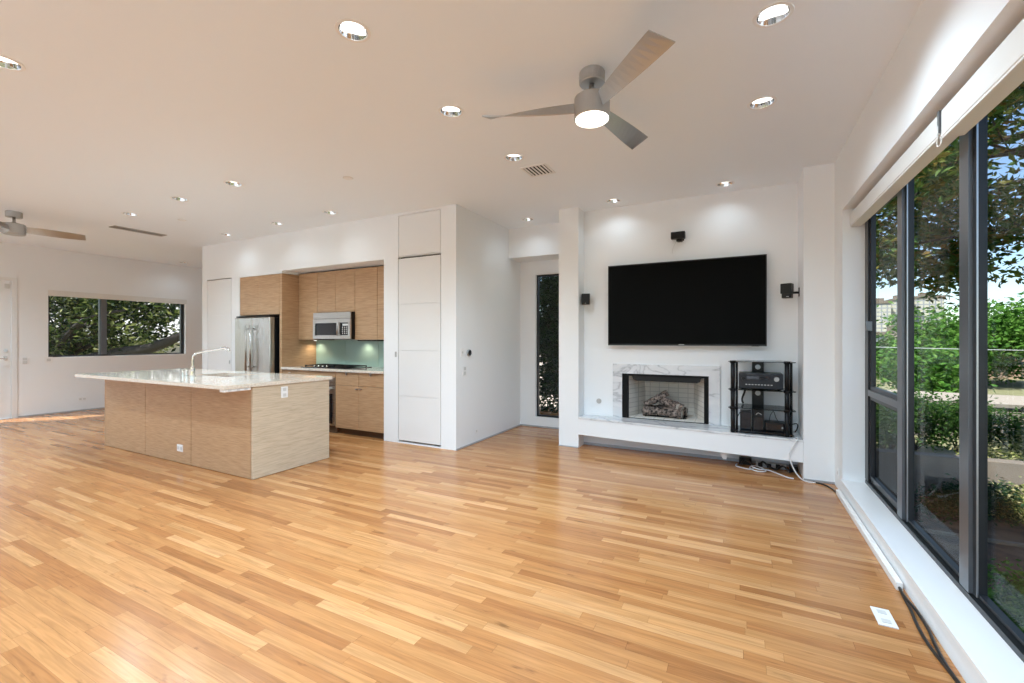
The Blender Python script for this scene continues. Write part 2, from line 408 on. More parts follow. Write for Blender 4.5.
# kitchen wall with the opening for the cabinets
KY = 4.47
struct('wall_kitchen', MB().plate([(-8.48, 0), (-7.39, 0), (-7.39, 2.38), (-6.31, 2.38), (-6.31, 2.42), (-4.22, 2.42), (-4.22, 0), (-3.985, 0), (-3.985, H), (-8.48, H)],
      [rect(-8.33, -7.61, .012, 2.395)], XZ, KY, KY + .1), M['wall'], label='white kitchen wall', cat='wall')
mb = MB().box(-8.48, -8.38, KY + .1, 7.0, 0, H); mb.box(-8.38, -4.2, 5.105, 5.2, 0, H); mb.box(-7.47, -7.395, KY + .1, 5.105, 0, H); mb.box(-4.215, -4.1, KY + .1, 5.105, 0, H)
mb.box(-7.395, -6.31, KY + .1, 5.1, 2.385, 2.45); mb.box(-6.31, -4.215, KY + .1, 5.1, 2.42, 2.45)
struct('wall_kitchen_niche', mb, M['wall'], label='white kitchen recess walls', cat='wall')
# pantry block
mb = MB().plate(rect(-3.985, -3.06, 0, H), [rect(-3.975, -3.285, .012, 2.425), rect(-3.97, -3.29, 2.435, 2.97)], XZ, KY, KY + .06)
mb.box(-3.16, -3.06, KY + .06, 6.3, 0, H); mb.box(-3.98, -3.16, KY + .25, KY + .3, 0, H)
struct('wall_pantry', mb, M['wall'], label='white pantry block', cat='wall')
# alcove with the tall window, soffit above
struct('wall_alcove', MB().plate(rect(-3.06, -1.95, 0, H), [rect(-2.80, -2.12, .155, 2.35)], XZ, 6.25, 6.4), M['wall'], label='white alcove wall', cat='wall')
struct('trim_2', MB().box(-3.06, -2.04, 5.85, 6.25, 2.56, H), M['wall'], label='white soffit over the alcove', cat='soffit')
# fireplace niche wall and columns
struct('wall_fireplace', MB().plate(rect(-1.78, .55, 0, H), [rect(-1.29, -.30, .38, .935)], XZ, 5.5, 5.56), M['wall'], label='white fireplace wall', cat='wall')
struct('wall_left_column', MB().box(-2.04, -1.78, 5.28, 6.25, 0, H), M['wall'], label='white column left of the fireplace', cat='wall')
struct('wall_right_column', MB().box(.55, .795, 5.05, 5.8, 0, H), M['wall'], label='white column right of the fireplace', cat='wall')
# right wall with the long window
WX = .795
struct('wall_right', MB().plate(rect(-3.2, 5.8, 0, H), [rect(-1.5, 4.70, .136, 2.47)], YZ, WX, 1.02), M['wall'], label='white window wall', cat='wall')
struct('trim_3', MB().box(WX - .012, .95, -1.5, 4.72, .120, .1375), M['sill'], label='white window sill', cat='sill')

# baseboard reveals
def bb(name, *b):
    struct(name, MB().box(*b), M['trimgrey'])
bb('baseboard_left', -11.1, -11.09, 2.9, 7, 0, .022)
bb('baseboard_pantry', -3.06, -3.05, KY, 6.25, 0, .018)
bb('baseboard_alcove', -3.06, -2.04, 6.24, 6.25, 0, .022)
bb('baseboard_fireplace', -1.78, .55, 5.49, 5.5, 0, .03)
bb('baseboard_right_column', .55, .795, 5.04, 5.05, 0, .018)
bb('baseboard_left_column', -2.04, -1.78, 5.27, 5.28, 0, .012)

# ------------------------------------------------------------------ right window (window_1)
FX = .95
win = tag(thing('window_1', (FX, 1.6, .136)), 'large dark framed window wall', 'window', None, 'structure')
mb = MB()
mb.box(FX, FX + .05, -1.5, 4.70, .137, .165); mb.box(FX, FX + .05, -1.5, 4.70, 2.40, 2.47)
mb.box(FX, FX + .05, 4.60, 4.70, .175, 2.40)
mb.box(FX + .02, FX + .05, -1.5, 4.60, .175, .19)
emit('window_frame', mb, M['frame'], win)
MULL = [3.70, 2.76, 1.85, .95, 0, -.95]
for y in MULL:
    mb = MB().box(FX + .012, FX + .05, y, y + .10, .175, 2.40)
    o = emit('mullion', mb, M['frame'], win)
    emit('mullion_cover', MB().box(FX - .004, FX + .012, y + .03, y + .125, .175, 2.40), M['framelite'], o)
    emit('glazing_bead', MB().box(FX + .012, FX + .018, y - .005, y, .175, 2.40), M['alu'], o)
# first bay: casement frame above and below the transom
mb = MB().box(FX, FX + .05, 3.825, 4.60, .885, .935); emit('transom', mb, M['framelite'], win)
for z0, z1, nm in ((.20, .885, 'lower_sash'), (.935, 2.40, 'upper_sash')):
    emit(nm, MB().plate(rect(3.825, 4.60, z0, z1), [rect(3.855, 4.565, z0 + .03, z1 - .03)], YZ, FX + .012, FX + .045), M['frame'], win)
emit('window_latch', MB().box(FX - .02, FX + .02, 4.56, 4.585, 1.42, 1.5, .004), M['framelite'], win)
emit('lower_pane', MB().box(FX + .035, FX + .038, 3.855, 4.565, .23, .855), M['screened'], win).__setitem__('label', 'pane behind a grey insect screen')
emit('pane', MB().box(FX + .035, FX + .038, 3.855, 4.565, .965, 2.37), M['glass'], win)
ys = MULL + [-1.5]
for a, b in zip(ys, ys[1:]): emit('pane', MB().box(FX + .04, FX + .043, b + .1, a, .2, 2.40), M['glass'], win)

# roller blinds in the head of the opening
def blind(x0, x1, y0, y1, zt, zb, label, group=None, axis='Y'):
    t = thing('roller_blind', ((x0 + x1) / 2, (y0 + y1) / 2, zb), label, 'roller blind', group)
    emit('cassette', MB().box(x0, x1, y0, y1, zb + .012, zt, .004), M['blind'], t)
    emit('hem_bar', MB().box(x0 + .002, x1 - .002, y0 + .01, y1 - .01, zb, zb + .0115, .002), M['blind'], t)
    return t
b1 = blind(.845, .925, 2.80, 4.69, 2.425, 2.31, 'white rolled-up roller blind at the far end of the window wall')
b2 = blind(.845, .925, -1.4, 2.77, 2.425, 2.29, 'white rolled-up roller blind nearer the camera on the window wall')
emit('bracket', MB().box(.838, .925, 2.775, 2.795, 2.33, 2.43), M['framelite'], b1)
emit('chain', MB().tube([(.84, 2.785, 2.36), (.838, 2.79, 2.30), (.84, 2.80, 2.27), (.845, 2.77, 2.27), (.845, 2.765, 2.31)], .0035), M['plastic'], b1)

# ------------------------------------------------------------------ left window (window_2) and glazed door (door_1)
win2 = tag(thing('window_2', (-11.1, 4.39, 1.027)), 'wide two-pane window in the left wall', 'window', None, 'structure')
emit('window_frame', MB().plate(rect(3.276, 5.50, 1.027, 2.235), [rect(3.31, 4.02, 1.055, 2.21), rect(4.13, 5.44, 1.055, 2.21)], YZ, -11.16, -11.22), M['frame'], win2)
emit('mullion', MB().box(-11.165, -11.135, 4.03, 4.12, 1.055, 2.20), M['framelite'], win2)
emit('pane', MB().box(-11.19, -11.187, 3.31, 4.02, 1.055, 2.21), M['glass'], win2)
emit('pane', MB().box(-11.19, -11.187, 4.13, 5.44, 1.055, 2.21), M['glass'], win2)
blind(-11.15, -11.085, 3.27, 5.52, 2.245, 2.145, 'cream rolled-up roller blind above the wide left window')
d1 = tag(thing('door_1', (-11.1, 2.37, 0)), 'white glazed door at the left edge', 'door', None, 'structure')
emit('door_frame', MB().plate(rect(1.86, 2.885, .0, 2.41), [rect(1.93, 2.82, -.0 + .005, 2.35)], YZ, -11.085, -11.15), M['door'], d1)
emit('door_leaf', MB().plate(rect(1.935, 2.815, .012, 2.345), [rect(2.09, 2.69, .25, 2.2)], YZ, -11.11, -11.15), M['door'], d1)
emit('pane', MB().box(-11.132, -11.128, 2.09, 2.69, .25, 2.2), M['glass'], d1)
emit('hinge', MB().box(-11.112, -11.09, 2.74, 2.80, 2.22, 2.30, .004), M['plasticgrey'], d1)
mb = MB().box(-11.112, -11.10, 2.73, 2.775, 1.0, 1.07, .003); mb.cyl((-11.10, 2.755, 1.03), (-11.05, 2.755, 1.03), .01); mb.tube([(-11.05, 2.755, 1.03), (-11.05, 2.70, 1.03), (-11.052, 2.65, 1.03)], .009)
mb.cyl((-11.11, 2.755, 1.16), (-11.09, 2.755, 1.16), .025)
emit('door_handle', mb, M['chrome'], d1)

# unseen rear glazing added to let in fill daylight (added_rear_window)
w4 = tag(thing('added_rear_window', (-5.2, -3.1, .06)), 'added unseen rear glazing letting daylight into the room', 'window', None, 'structure')
for i in range(7):
    xa = -10.9 + i * 11.4 / 7; xb = xa + 11.4 / 7
    emit('window_frame', MB().plate(rect(xa, xb, .06, 2.85), [rect(xa + .03, xb - .03, .09, 2.82)], XZ, -3.08, -3.13), M['frame'], w4)
    emit('pane', MB().box(xa + .03, xb - .03, -3.108, -3.104, .09, 2.82), M['glass'], w4)
# tall alcove window (window_3)
w3 = tag(thing('window_3', (-2.46, 6.3, .155)), 'tall narrow window', 'window', None, 'structure')
emit('window_frame', MB().plate(rect(-2.80, -2.12, .155, 2.35), [rect(-2.775, -2.15, .18, 2.325)], XZ, 6.30, 6.345), M['frame'], w3)
emit('pane', MB().box(-2.775, -2.15, 6.325, 6.328, .18, 2.325), M['glass'], w3)

# ------------------------------------------------------------------ flush doors
def panel_door(name, x0, x1, z0, z1, seams, y, label, latch):
    t = tag(thing(name, ((x0 + x1) / 2, y, z0)), label, 'door', None, 'structure')
    zs = [z0] + seams + [z1]
    mb = MB()
    mb.box(x0, x1, y + .008, y + .04, z0, z1)
    for a, b in zip(zs, zs[1:]): mb.box(x0, x1, y - .001, y + .012, a + .0035, b - .0035, .0015, 1)
    emit('door_leaf', mb, M['door'], t)
    if latch: emit('flush_latch', MB().box(latch[0] - .008, latch[0] + .008, y - .012, y, latch[1] - .03, latch[1] + .03, .003), M['nickel'], t)
    return t
panel_door('door_2', -3.965, -3.293, .035, 2.405, [.615, 1.21, 1.81], KY, 'flush white pantry door', None)
emit('flush_latch', MB().box(-4.02, -4.0, KY - .012, KY + .001, 1.12, 1.19, .003), M['nickel'], bpy.data.objects['door_2'])
panel_door('door_3', -8.32, -7.62, .02, 2.38, [.65, 1.25, 1.77], KY, 'flush white closet door left of the refrigerator', (-7.66, .97))
t = tag(thing('door_4', (-3.63, KY, 2.44)), 'flush white panel above the pantry door', 'door', None, 'structure')
emit('door_leaf', MB().box(-3.964, -3.296, KY, KY + .03, 2.441, 2.964, .002, 1), M['door'], t)
mbx = MB().box(-3.985, -3.28, KY + .05, KY + .06, 2.40, 2.44)
struct('trim_4', mbx, M['blackmatte'], label='dark gap over the pantry door', cat='gap')

# ------------------------------------------------------------------ kitchen
# refrigerator
fr = thing('refrigerator', (-6.875, 4.5, 0), 'tall stainless steel french door refrigerator with black sides', 'refrigerator')
emit('body', MB().box(-7.32, -6.43, 4.44, 5.05, .02, 1.70, .006), M['black'], fr)
emit('hinge_cover', MB().box(-7.30, -6.45, 4.36, 4.5, 1.705, 1.725, .006), M['black'], fr)
for x0, x1 in ((-7.325, -6.88), (-6.87, -6.425)):
    d = emit('door', MB().box(x0, x1, 4.35, 4.435, .72, 1.70, .014, 3), M['steel'], fr)
    hx = x1 - .055 if x1 < -6.6 - .1 else x0 + .055
    mb = MB().cyl((hx, 4.29, .86), (hx, 4.29, 1.58), .013)
    for z in (.92, 1.52): mb.cyl((hx, 4.29, z), (hx, 4.355, z), .012)
    emit('handle', mb, M['steel'], d)
fd = emit('freezer_drawer', MB().box(-7.325, -6.425, 4.35, 4.435, .08, .705, .014, 3), M['steel'], fr)
mb = MB().cyl((-7.2, 4.29, .64), (-6.55, 4.29, .64), .013); mb.cyl((-7.1, 4.29, .64), (-7.1, 4.355, .64), .012); mb.cyl((-6.65, 4.29, .64), (-6.65, 4.355, .64), .012)
emit('handle', mb, M['steelx'], fd)

def cabinet(name, x0, x1, y0, y1, z0, z1, fronts, label, group, toe=False, mt='veneer', handles=True):
    """fronts: list of (kind, x0, x1, z0, z1, pull)"""
    t = thing(name, ((x0 + x1) / 2, (y0 + y1) / 2, z0), label, 'cabinet', group)
    emit('carcass', MB().box(x0 + .001, x1 - .001, y0 + .022, y1, z0 + (.08 if toe else 0), z1), M['toe'], t)
    if toe: emit('toe_kick', MB().box(x0 + .001, x1 - .001, y0 + .06, y1, z0, z0 + .08), M['toe'], t)
    for k, a, b, c, d, pull in fronts:
        f = emit(k, MB().box(a + .002, b - .002, y0, y0 + .02, c + .002, d - .002, .0015, 1), M[mt], t)
        if pull:
            px, pz, ang = pull
            mb = MB()
            if ang: mb.box(px - .006, px + .006, y0 - .022, y0, pz - .02, pz + .02, .002)
            else: mb.box(px - .02, px + .02, y0 - .022, y0, pz - .006, pz + .006, .002)
            emit('pull', mb, M['nickel'], f)
    return t
cabinet('wall_cabinet', -7.385, -6.375, KY + .004, 5.09, 1.745, 2.378, [('door', -7.385, -6.88, 1.745, 2.378, None), ('door', -6.88, -6.375, 1.745, 2.378, None)],
        'wide light oak cabinet of two doors directly over the refrigerator', 'oak wall cabinets')
tag(emit('side_panel', MB().box(-6.37, -6.312, KY + .002, 5.10, 0, 2.378, .001, 1), M['veneer']), 'tall light oak panel between the refrigerator and the cooktop counter', 'panel')
UY = 4.76; UT = 2.40; UB = 1.345
cabinet('wall_cabinet', -6.308, -5.872, UY, 5.09, UB, UT, [('door', -6.308, -5.872, UB, UT, None)], 'tall light oak wall cabinet left of the microwave', 'oak wall cabinets')
cabinet('wall_cabinet', -5.87, -5.062, UY, 5.09, 1.765, UT, [('door', -5.87, -5.466, 1.765, UT, None), ('door', -5.466, -5.062, 1.765, UT, None)], 'short light oak wall cabinet of two doors above the microwave', 'oak wall cabinets')
cabinet('wall_cabinet', -5.06, -4.622, UY, 5.09, UB, UT, [('door', -5.06, -4.622, UB, UT, None)], 'tall light oak wall cabinet just right of the microwave', 'oak wall cabinets')
cabinet('wall_cabinet', -4.62, -4.222, UY, 5.09, UB, UT, [('door', -4.62, -4.222, UB, UT, None)], 'light oak wall cabinet at the right end against the white pantry wall', 'oak wall cabinets')
# microwave
mw = thing('microwave', (-5.466, 4.9, UB + .005), 'stainless steel over-the-range microwave above the cooktop', 'microwave')
emit('body', MB().box(-5.865, -5.067, 4.70, 5.085, UB + .005, 1.76, .004), M['black'], mw)
fpl = emit('front_frame', MB().plate(rect(-5.865, -5.067, UB + .015, 1.66), [rect(-5.82, -5.33, UB + .07, 1.60), rect(-5.28, -5.11, UB + .07, 1.60)], XZ, 4.675, 4.70), M['steelx'], mw)
emit('vent_panel', MB().box(-5.865, -5.067, 4.68, 4.70, 1.665, 1.757, .004), M['steelx'], mw)
emit('door_glass', MB().box(-5.82, -5.33, 4.688, 4.699, UB + .07, 1.60), M['blackglass'], mw)
cp = emit('control_panel', MB().box(-5.28, -5.11, 4.688, 4.699, UB + .07, 1.60), M['blackglass'], mw)
emit('display', MB().box(-5.235, -5.125, 4.685, 4.688, 1.555, 1.585), M['plasticgrey'], cp)
for i in range(4):
    for j in range(3): emit('button', MB().box(-5.245 + j * .045, -5.225 + j * .045, 4.6855, 4.688, UB + .09 + i * .03, UB + .105 + i * .03), M['plasticgrey'], cp)
emit('handle', MB().cyl((-5.305, 4.65, UB + .06), (-5.305, 4.65, 1.62), .011).box(-5.313, -5.297, 4.65, 4.68, UB + .08, UB + .1).box(-5.313, -5.297, 4.65, 4.68, 1.58, 1.60), M['steel'], mw)
tag(emit('range_hood_filter', MB().box(-5.05, -4.6, 4.80, 5.08, UB - .018, UB - .002, .003), M['black']), 'thin black light strip under the cabinet right of the microwave', 'light strip')
# backsplash
bs = thing('backsplash', (-5.265, 5.09, .925), 'sea green glass backsplash between counter and wall cabinets', 'backsplash')
for a, b in ((-6.308, -5.62), (-5.616, -4.92), (-4.916, -4.222)):
    emit('glass_panel', MB().box(a, b, 5.094, 5.103, .926, 1.343), M['back'], bs)
# under-cabinet puck lamps
for x, l in ((-6.2, 'small lit lamp under the cabinet left of the microwave'), (-5.12, 'small lit lamp under the microwave')):
    z = UB if x < -5.9 else UB + .004
    p = thing('puck_lamp', (x, 4.99, z - .012), l, 'lamp', 'under-cabinet lamps')
    emit('housing', MB().cyl((x, 4.99, z - .012), (x, 4.99, z - .001), .03), M['plasticgrey'], p)
    emit('lens', MB().cyl((x, 4.99, z - .016), (x, 4.99, z - .012), .024), M['bulb'], p)
    ld = bpy.data.lights.new('puck_light', 'SPOT'); ld.energy = 3; ld.spot_size = math.radians(150); ld.spot_blend = 1; ld.shadow_soft_size = .02; ld.color = (1, .88, .68)
    lo = bpy.data.objects.new('puck_light', ld); COL.objects.link(lo); lo.parent = p; lo.location = (0, 0, -.02)

CZ = .925
tag(emit('countertop', MB().box(-6.308, -4.222, KY - .02, 5.10, .89, CZ, .003), M['quartz']), 'cream stone worktop along the kitchen wall under the green backsplash', 'countertop')
ct = thing('cooktop', (-5.5, 4.78, CZ), 'black gas cooktop with cast grates on the kitchen worktop', 'cooktop')
emit('surface', MB().box(-5.98, -4.98, 4.55, 5.02, CZ, CZ + .01, .003), M['blackglass'], ct)
for i in range(3):
    x0 = -5.96 + i * .325; mb = MB()
    for yy in (4.62, 4.78, 4.94): mb.box(x0, x0 + .30, yy - .006, yy + .006, CZ + .022, CZ + .036)
    for xx in (x0 + .006, x0 + .15, x0 + .294): mb.box(xx - .006, xx + .006, 4.62, 4.94, CZ + .022, CZ + .036)
    for xx in (x0 + .006, x0 + .294):
        for yy in (4.62, 4.94): mb.box(xx - .007, xx + .007, yy - .007, yy + .007, CZ + .01, CZ + .03)
    emit('grate', mb, M['black'], ct)
for i in range(4): emit('knob', MB().cyl((-5.70 + i * .09, 4.575, CZ + .01), (-5.70 + i * .09, 4.575, CZ + .035), .018, .015), M['chrome'], ct)
BY = KY + .01
cabinet('base_cabinet', -6.308, -5.952, BY, 5.09, 0, .888, [('drawer', -6.308, -5.952, .70, .885, (-6.13, .84, 0)), ('door', -6.308, -5.952, .09, .70, None)], 'light oak base cabinet beside the tall panel, mostly behind the island', 'oak base cabinets', True)
ov = thing('wall_oven', (-5.55, 4.75, .0), 'stainless steel built-in oven below the cooktop', 'oven')
emit('body', MB().box(-5.948, -5.152, BY + .03, 5.08, 0, .80), M['toe'], ov)
emit('control_panel', MB().box(-5.94, -5.16, BY + .0, BY + .028, .69, .80, .003), M['steelx'], ov)
od = emit('door', MB().box(-5.94, -5.16, BY - .005, BY + .028, .11, .68, .004), M['steelx'], ov)
emit('window', MB().box(-5.86, -5.2, BY - .008, BY - .005, .14, .57), M['blackglass'], od)
emit('handle', MB().cyl((-5.9, BY - .05, .64), (-5.2, BY - .05, .64), .012).cyl((-5.85, BY - .05, .64), (-5.85, BY, .64), .01).cyl((-5.25, BY - .05, .64), (-5.25, BY, .64), .01), M['steelx'], od)
emit('top_rail', MB().box(-5.948, -5.152, BY, BY + .02, .805, .887), M['veneer'], ov)
cabinet('base_cabinet', -5.148, -4.222, BY, 5.09, 0, .888, [
    ('drawer', -5.148, -4.69, .70, .885, (-4.92, .865, 1)), ('drawer', -4.69, -4.222, .70, .885, (-4.46, .865, 1)),
    ('door', -5.148, -4.69, .09, .70, (-4.725, .66, 0)), ('door', -4.69, -4.222, .09, .70, (-4.655, .66, 0))], 'light oak base cabinet of two drawers and two doors right of the oven', 'oak base cabinets', True)

# ------------------------------------------------------------------ island
isl = thing('kitchen_island', (-5.63, 3.08, 0), 'long light oak kitchen island standing on the oak floor', 'kitchen island')
emit('carcass', MB().box(-7.17, -4.18, 2.66, 3.52, 0, .893), M['toe'], isl)
for a, b in ((-7.18, -6.18), (-6.18, -5.22), (-5.22, -4.185)):
    emit('front_panel', MB().box(a + .003, b - .003, 2.64, 2.66, .004, .893, .0015, 1), M['veneer'], isl)
emit('end_panel', MB().box(-4.18, -4.155, 2.64, 3.53, .004, .893, .0015, 1), M['veneer_lit'], isl)['label'] = 'oak end panel painted lighter for window light'
emit('end_panel', MB().box(-7.195, -7.17, 2.64, 3.53, .004, .893, .0015, 1), M['veneer'], isl)
emit('back_panel', MB().box(-7.17, -4.18, 3.52, 3.53, .08, .893), M['veneer'], isl)
tag(emit('countertop', MB().plate(rect(-7.21, -4.14, 2.36, 3.56), [rect(-5.75, -5.12, 2.95, 3.33)], XY, .895, .93), M['quartz']), 'long cream stone slab with a sink lying on the kitchen island', 'countertop')
sk = thing('sink', (-5.435, 3.14, .70), 'stainless undermount sink sunk in the island slab', 'sink')
bm = MB().plate(rect(-5.77, -5.10, 2.93, 3.35), [rect(-5.745, -5.125, 2.955, 3.325)], XY, .70, .8945); bm.box(-5.75, -5.12, 2.95, 3.33, .70, .715)
emit('basin', bm, M['steel'], sk); emit('drain', MB().cyl((-5.43, 3.14, .715), (-5.43, 3.14, .72), .045), M['chrome'], sk)
fa = thing('faucet', (-5.60, 2.85, .93), 'chrome swan-neck kitchen faucet standing beside the island sink', 'faucet')
emit('base', MB().lathe((-5.60, 2.85, .93), [(.03, 0), (.03, .008), (.024, .015), (.022, .10), (.018, .11)]), M['chrome'], fa)
emit('spout', MB().tube([(-5.60, 2.85, 1.03), (-5.60, 2.85, 1.13), (-5.585, 2.86, 1.175), (-5.53, 2.885, 1.20), (-5.40, 2.94, 1.225), (-5.27, 2.995, 1.25)], .012, 12), M['chrome'], fa)
emit('spray_head', MB().tube([(-5.28, 2.99, 1.248), (-5.24, 3.01, 1.255), (-5.215, 3.02, 1.238), (-5.21, 3.025, 1.215)], .018, 12), M['chrome'], fa)
emit('lever', MB().cyl((-5.60, 2.85, 1.0), (-5.55, 2.82, 1.0), .014).tube([(-5.55, 2.82, 1.0), (-5.54, 2.815, 1.02), (-5.50, 2.80, 1.035)], .006), M['chrome'], fa)
for x, y, h, l in ((-5.72, 2.85, .075, 'small chrome soap pump nearest the faucet on the island'), (-5.80, 2.85, .06, 'small chrome air gap cap left of the soap pump on the island')):
    s = thing('soap_pump', (x, y, .93), l, 'soap pump')
    emit('stem', MB().lathe((x, y, .93), [(.018, 0), (.018, .006), (.012, .01), (.012, h - .02), (.014, h - .015), (.014, h)]), M['chrome'], s)
    emit('cap', MB().lathe((x, y, .93 + h), [(.016, 0), (.016, .008), (.005, .012)]).tube([(x, y, .936 + h), (x + .02, y - .02, .936 + h)], .004), M['chrome'], s)

# outlets, switches, thermostat
def outlet(name, c, axis, w_, h_, label, group, slots=2, m='plastic', dark=False, cat='outlet'):
    """axis: 'x+' plate facing +X, 'y-' facing -Y, 'z+' facing up"""
    t = thing(name, c, label, cat, group)
    x, y, z = c
    def B(mb, a0, a1, b0, b1, d0, d1, bev=0):
        if axis == 'x+': mb.box(x + d0, x + d1, y + a0, y + a1, z + b0, z + b1, bev)
        elif axis == 'x-': mb.box(x - d1, x - d0, y + a0, y + a1, z + b0, z + b1, bev)
        elif axis == 'y-': mb.box(x + a0, x + a1, y - d1, y - d0, z + b0, z + b1, bev)
        else: mb.box(x + a0, x + a1, y + b0, y + b1, z + d0, z + d1, bev)
        return mb
    emit('cover_plate', B(MB(), -w_ / 2, w_ / 2, -h_ / 2, h_ / 2, 0, .006, .002), M[m], t)
    for i in range(slots):
        if w_ > h_: cx, cz = (-w_ / 4 + i * w_ / 2 if slots > 1 else 0), 0
        else: cx, cz = 0, (-h_ / 4 + i * h_ / 2 if slots > 1 else 0)
        s_ = min(w_, h_) * .24
        emit('socket' if not name.startswith('light') else 'rocker', B(MB(), cx - s_, cx + s_, cz - s_ * .9, cz + s_ * .9, .006, .009, .001), M['plasticgrey'], t)
    return t
outlet('wall_outlet', (-5.43, 2.64, .165), 'y-', .115, .075, 'white outlet low on the long side of the island', 'island outlets')
outlet('wall_outlet', (-4.155, 2.97, .81), 'x+', .075, .115, 'white outlet high on the short end of the island', 'island outlets')
outlet('wall_outlet', (-3.06, 4.93, .153), 'x+', .075, .05, 'small white outlet low on the side of the pantry block', None, 1)
outlet('light_switch', (-3.06, 4.655, .957), 'x+', .09, .115, 'white double switch plate below the round thermostat', None, 2, 'plastic', cat='switch')
outlet('light_switch', (-3.06, 4.60, 1.19), 'x+', .06, .10, 'narrow white wall plate left of the round thermostat', None, 1, cat='switch')
outlet('light_switch', (-11.1, 2.98, .98), 'x+', .115, .115, 'white switch plate beside the glazed door at far left', None, 2, cat='switch')
outlet('light_switch', (-11.1, 3.28, .98), 'x+', .11, .11, 'white square plate under the near corner of the left window', None, 1, cat='switch')
outlet('wall_outlet', (-11.1, 3.74, .22), 'x+', .115, .075, 'white outlet low on the left wall beyond the island', None)
outlet('floor_outlet', (.625, 2.73, 0), 'z+', .075, .16, 'white cover plate set in the oak floor near the window sill', None, 2, cat='floor outlet')
outlet('wall_outlet', (WX, 4.87, .155), 'x-', .07, .07, 'small white wall plate low in the corner between the right column and the window', None, 1)
th = thing('thermostat', (-3.06, 4.745, 1.182), 'small round black thermostat on the side of the white pantry block', 'thermostat')
emit('ring', MB().cyl((-3.06, 4.745, 1.182), (-3.038, 4.745, 1.182), .042), M['nickel'], th)
emit('display', MB().cyl((-3.038, 4.745, 1.182), (-3.034, 4.745, 1.182), .036), M['blackglass'], th)
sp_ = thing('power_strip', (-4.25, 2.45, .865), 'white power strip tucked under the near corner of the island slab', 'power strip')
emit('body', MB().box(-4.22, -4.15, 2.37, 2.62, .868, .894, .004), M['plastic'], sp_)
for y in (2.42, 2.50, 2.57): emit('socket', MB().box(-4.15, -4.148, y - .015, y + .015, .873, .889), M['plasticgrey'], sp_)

# ------------------------------------------------------------------ fireplace, hearth
fy0, fy1 = 5.27, 5.05
def hearth_poly(z0, z1, ex=0):
    return [(-1.778, fy0 - ex, z0), (.548, fy1 - ex, z0), (.548, 5.498, z0), (-1.778, 5.498, z0), (-1.778, fy0 - ex, z1), (.548, fy1 - ex, z1), (.548, 5.498, z1), (-1.778, 5.498, z1)]
he = thing('hearth', (-.6, 5.3, .165), 'long floating white hearth with a marble top under the fireplace', 'hearth')
emit('body', MB().hexa(hearth_poly(.168, .362)), M['wall'], he)
emit('slab', MB().hexa(hearth_poly(.362, .385, .006)), M['marble'], he)
emit('bracket', MB().hexa([(-.15, 5.2, .08), (-.12, 5.2, .08), (-.12, 5.24, .08), (-.15, 5.24, .08), (-.2, 5.2, .168), (-.1, 5.2, .168), (-.1, 5.24, .168), (-.2, 5.24, .168)]), M['plastic'], he)
fp = thing('fireplace', (-.8, 5.5, .385), 'open gas fireplace with a grey veined marble surround', 'fireplace')
emit('surround', MB().plate(rect(-1.40, -.19, .386, 1.048), [rect(-1.285, -.305, .386 + .001, .932)], XZ, 5.478, 5.50), M['marble'], fp)
emit('metal_frame', MB().plate(rect(-1.285, -.305, .387, .932), [rect(-1.213, -.355, .389, .905)], XZ, 5.485, 5.53), M['blackmatte'], fp)
mb = MB()
mb.hexa([(-1.24, 5.53, .385), (-.335, 5.53, .385), (-.50, 5.95, .385), (-1.09, 5.95, .385), (-1.24, 5.53, .40), (-.335, 5.53, .40), (-.50, 5.95, .40), (-1.09, 5.95, .40)])
emit('firebox_floor', mb, M['firebrick'], fp)
mb = MB(); mb.box(-1.12, -.47, 5.95, 5.99, .385, 1.02)
mb.hexa([(-1.26, 5.53, .385), (-1.225, 5.53, .385), (-1.09, 5.95, .385), (-1.13, 5.95, .385), (-1.26, 5.53, 1.02), (-1.225, 5.53, 1.02), (-1.09, 5.95, 1.02), (-1.13, 5.95, 1.02)])
mb.hexa([(-.35, 5.53, .385), (-.31, 5.53, .385), (-.46, 5.95, .385), (-.50, 5.95, .385), (-.35, 5.53, 1.02), (-.31, 5.53, 1.02), (-.46, 5.95, 1.02), (-.50, 5.95, 1.02)])
emit('firebox_lining', mb, M['firebrick'], fp)
emit('firebox_top', MB().box(-1.27, -.30, 5.53, 5.99, 1.02, 1.05), M['blackmatte'], fp)
mb = MB().plate([(-1.17, .905), (-1.15, .86), (-1.12, .845), (-.43, .845), (-.40, .86), (-.385, .905)], [], XZ, 5.50, 5.545)
emit('smoke_hood', mb, M['black'], fp)
# gas log set
lg = thing('log_grate', (-.8, 5.7, .40), 'black iron grate carrying the charred logs in the fireplace', 'grate')
for x in (-1.02, -.88, -.74, -.60): emit('bar', MB().tube([(x, 5.60, .45), (x, 5.615, .425), (x, 5.70, .42), (x, 5.82, .42)], .008), M['blackmatte'], lg)
emit('crossbar', MB().cyl((-1.06, 5.64, .412), (-.56, 5.64, .412), .008).cyl((-1.06, 5.78, .412), (-.56, 5.78, .412), .008), M['blackmatte'], lg)
for x in (-1.03, -.59):
    for y in (5.64, 5.78): emit('foot', MB().cyl((x, y, .40), (x, y, .42), .009), M['blackmatte'], lg)
def log(pts, r, label, seed):
    rnd = random.Random(seed); mb = MB(); mb.tube([Vector(p) for p in pts], lambda u: r * (1 + .12 * math.sin(9 * u + seed) + .06 * rnd.uniform(-1, 1)), 12)
    for v in mb.bm.verts: v.co += Vector((rnd.uniform(-1, 1), rnd.uniform(-1, 1), rnd.uniform(-1, 1))) * r * .1
    t = thing('fire_log', pts[0], label, 'log', 'charred fireplace logs')
    emit('bark', mb, M['log'], t)
    a, b = Vector(pts[0]), Vector(pts[-1]); d = (b - a).normalized()
    emit('cut_end', MB().cyl(b - d * .002, b + d * .004, r * .82, n=14), M['logend'], t)
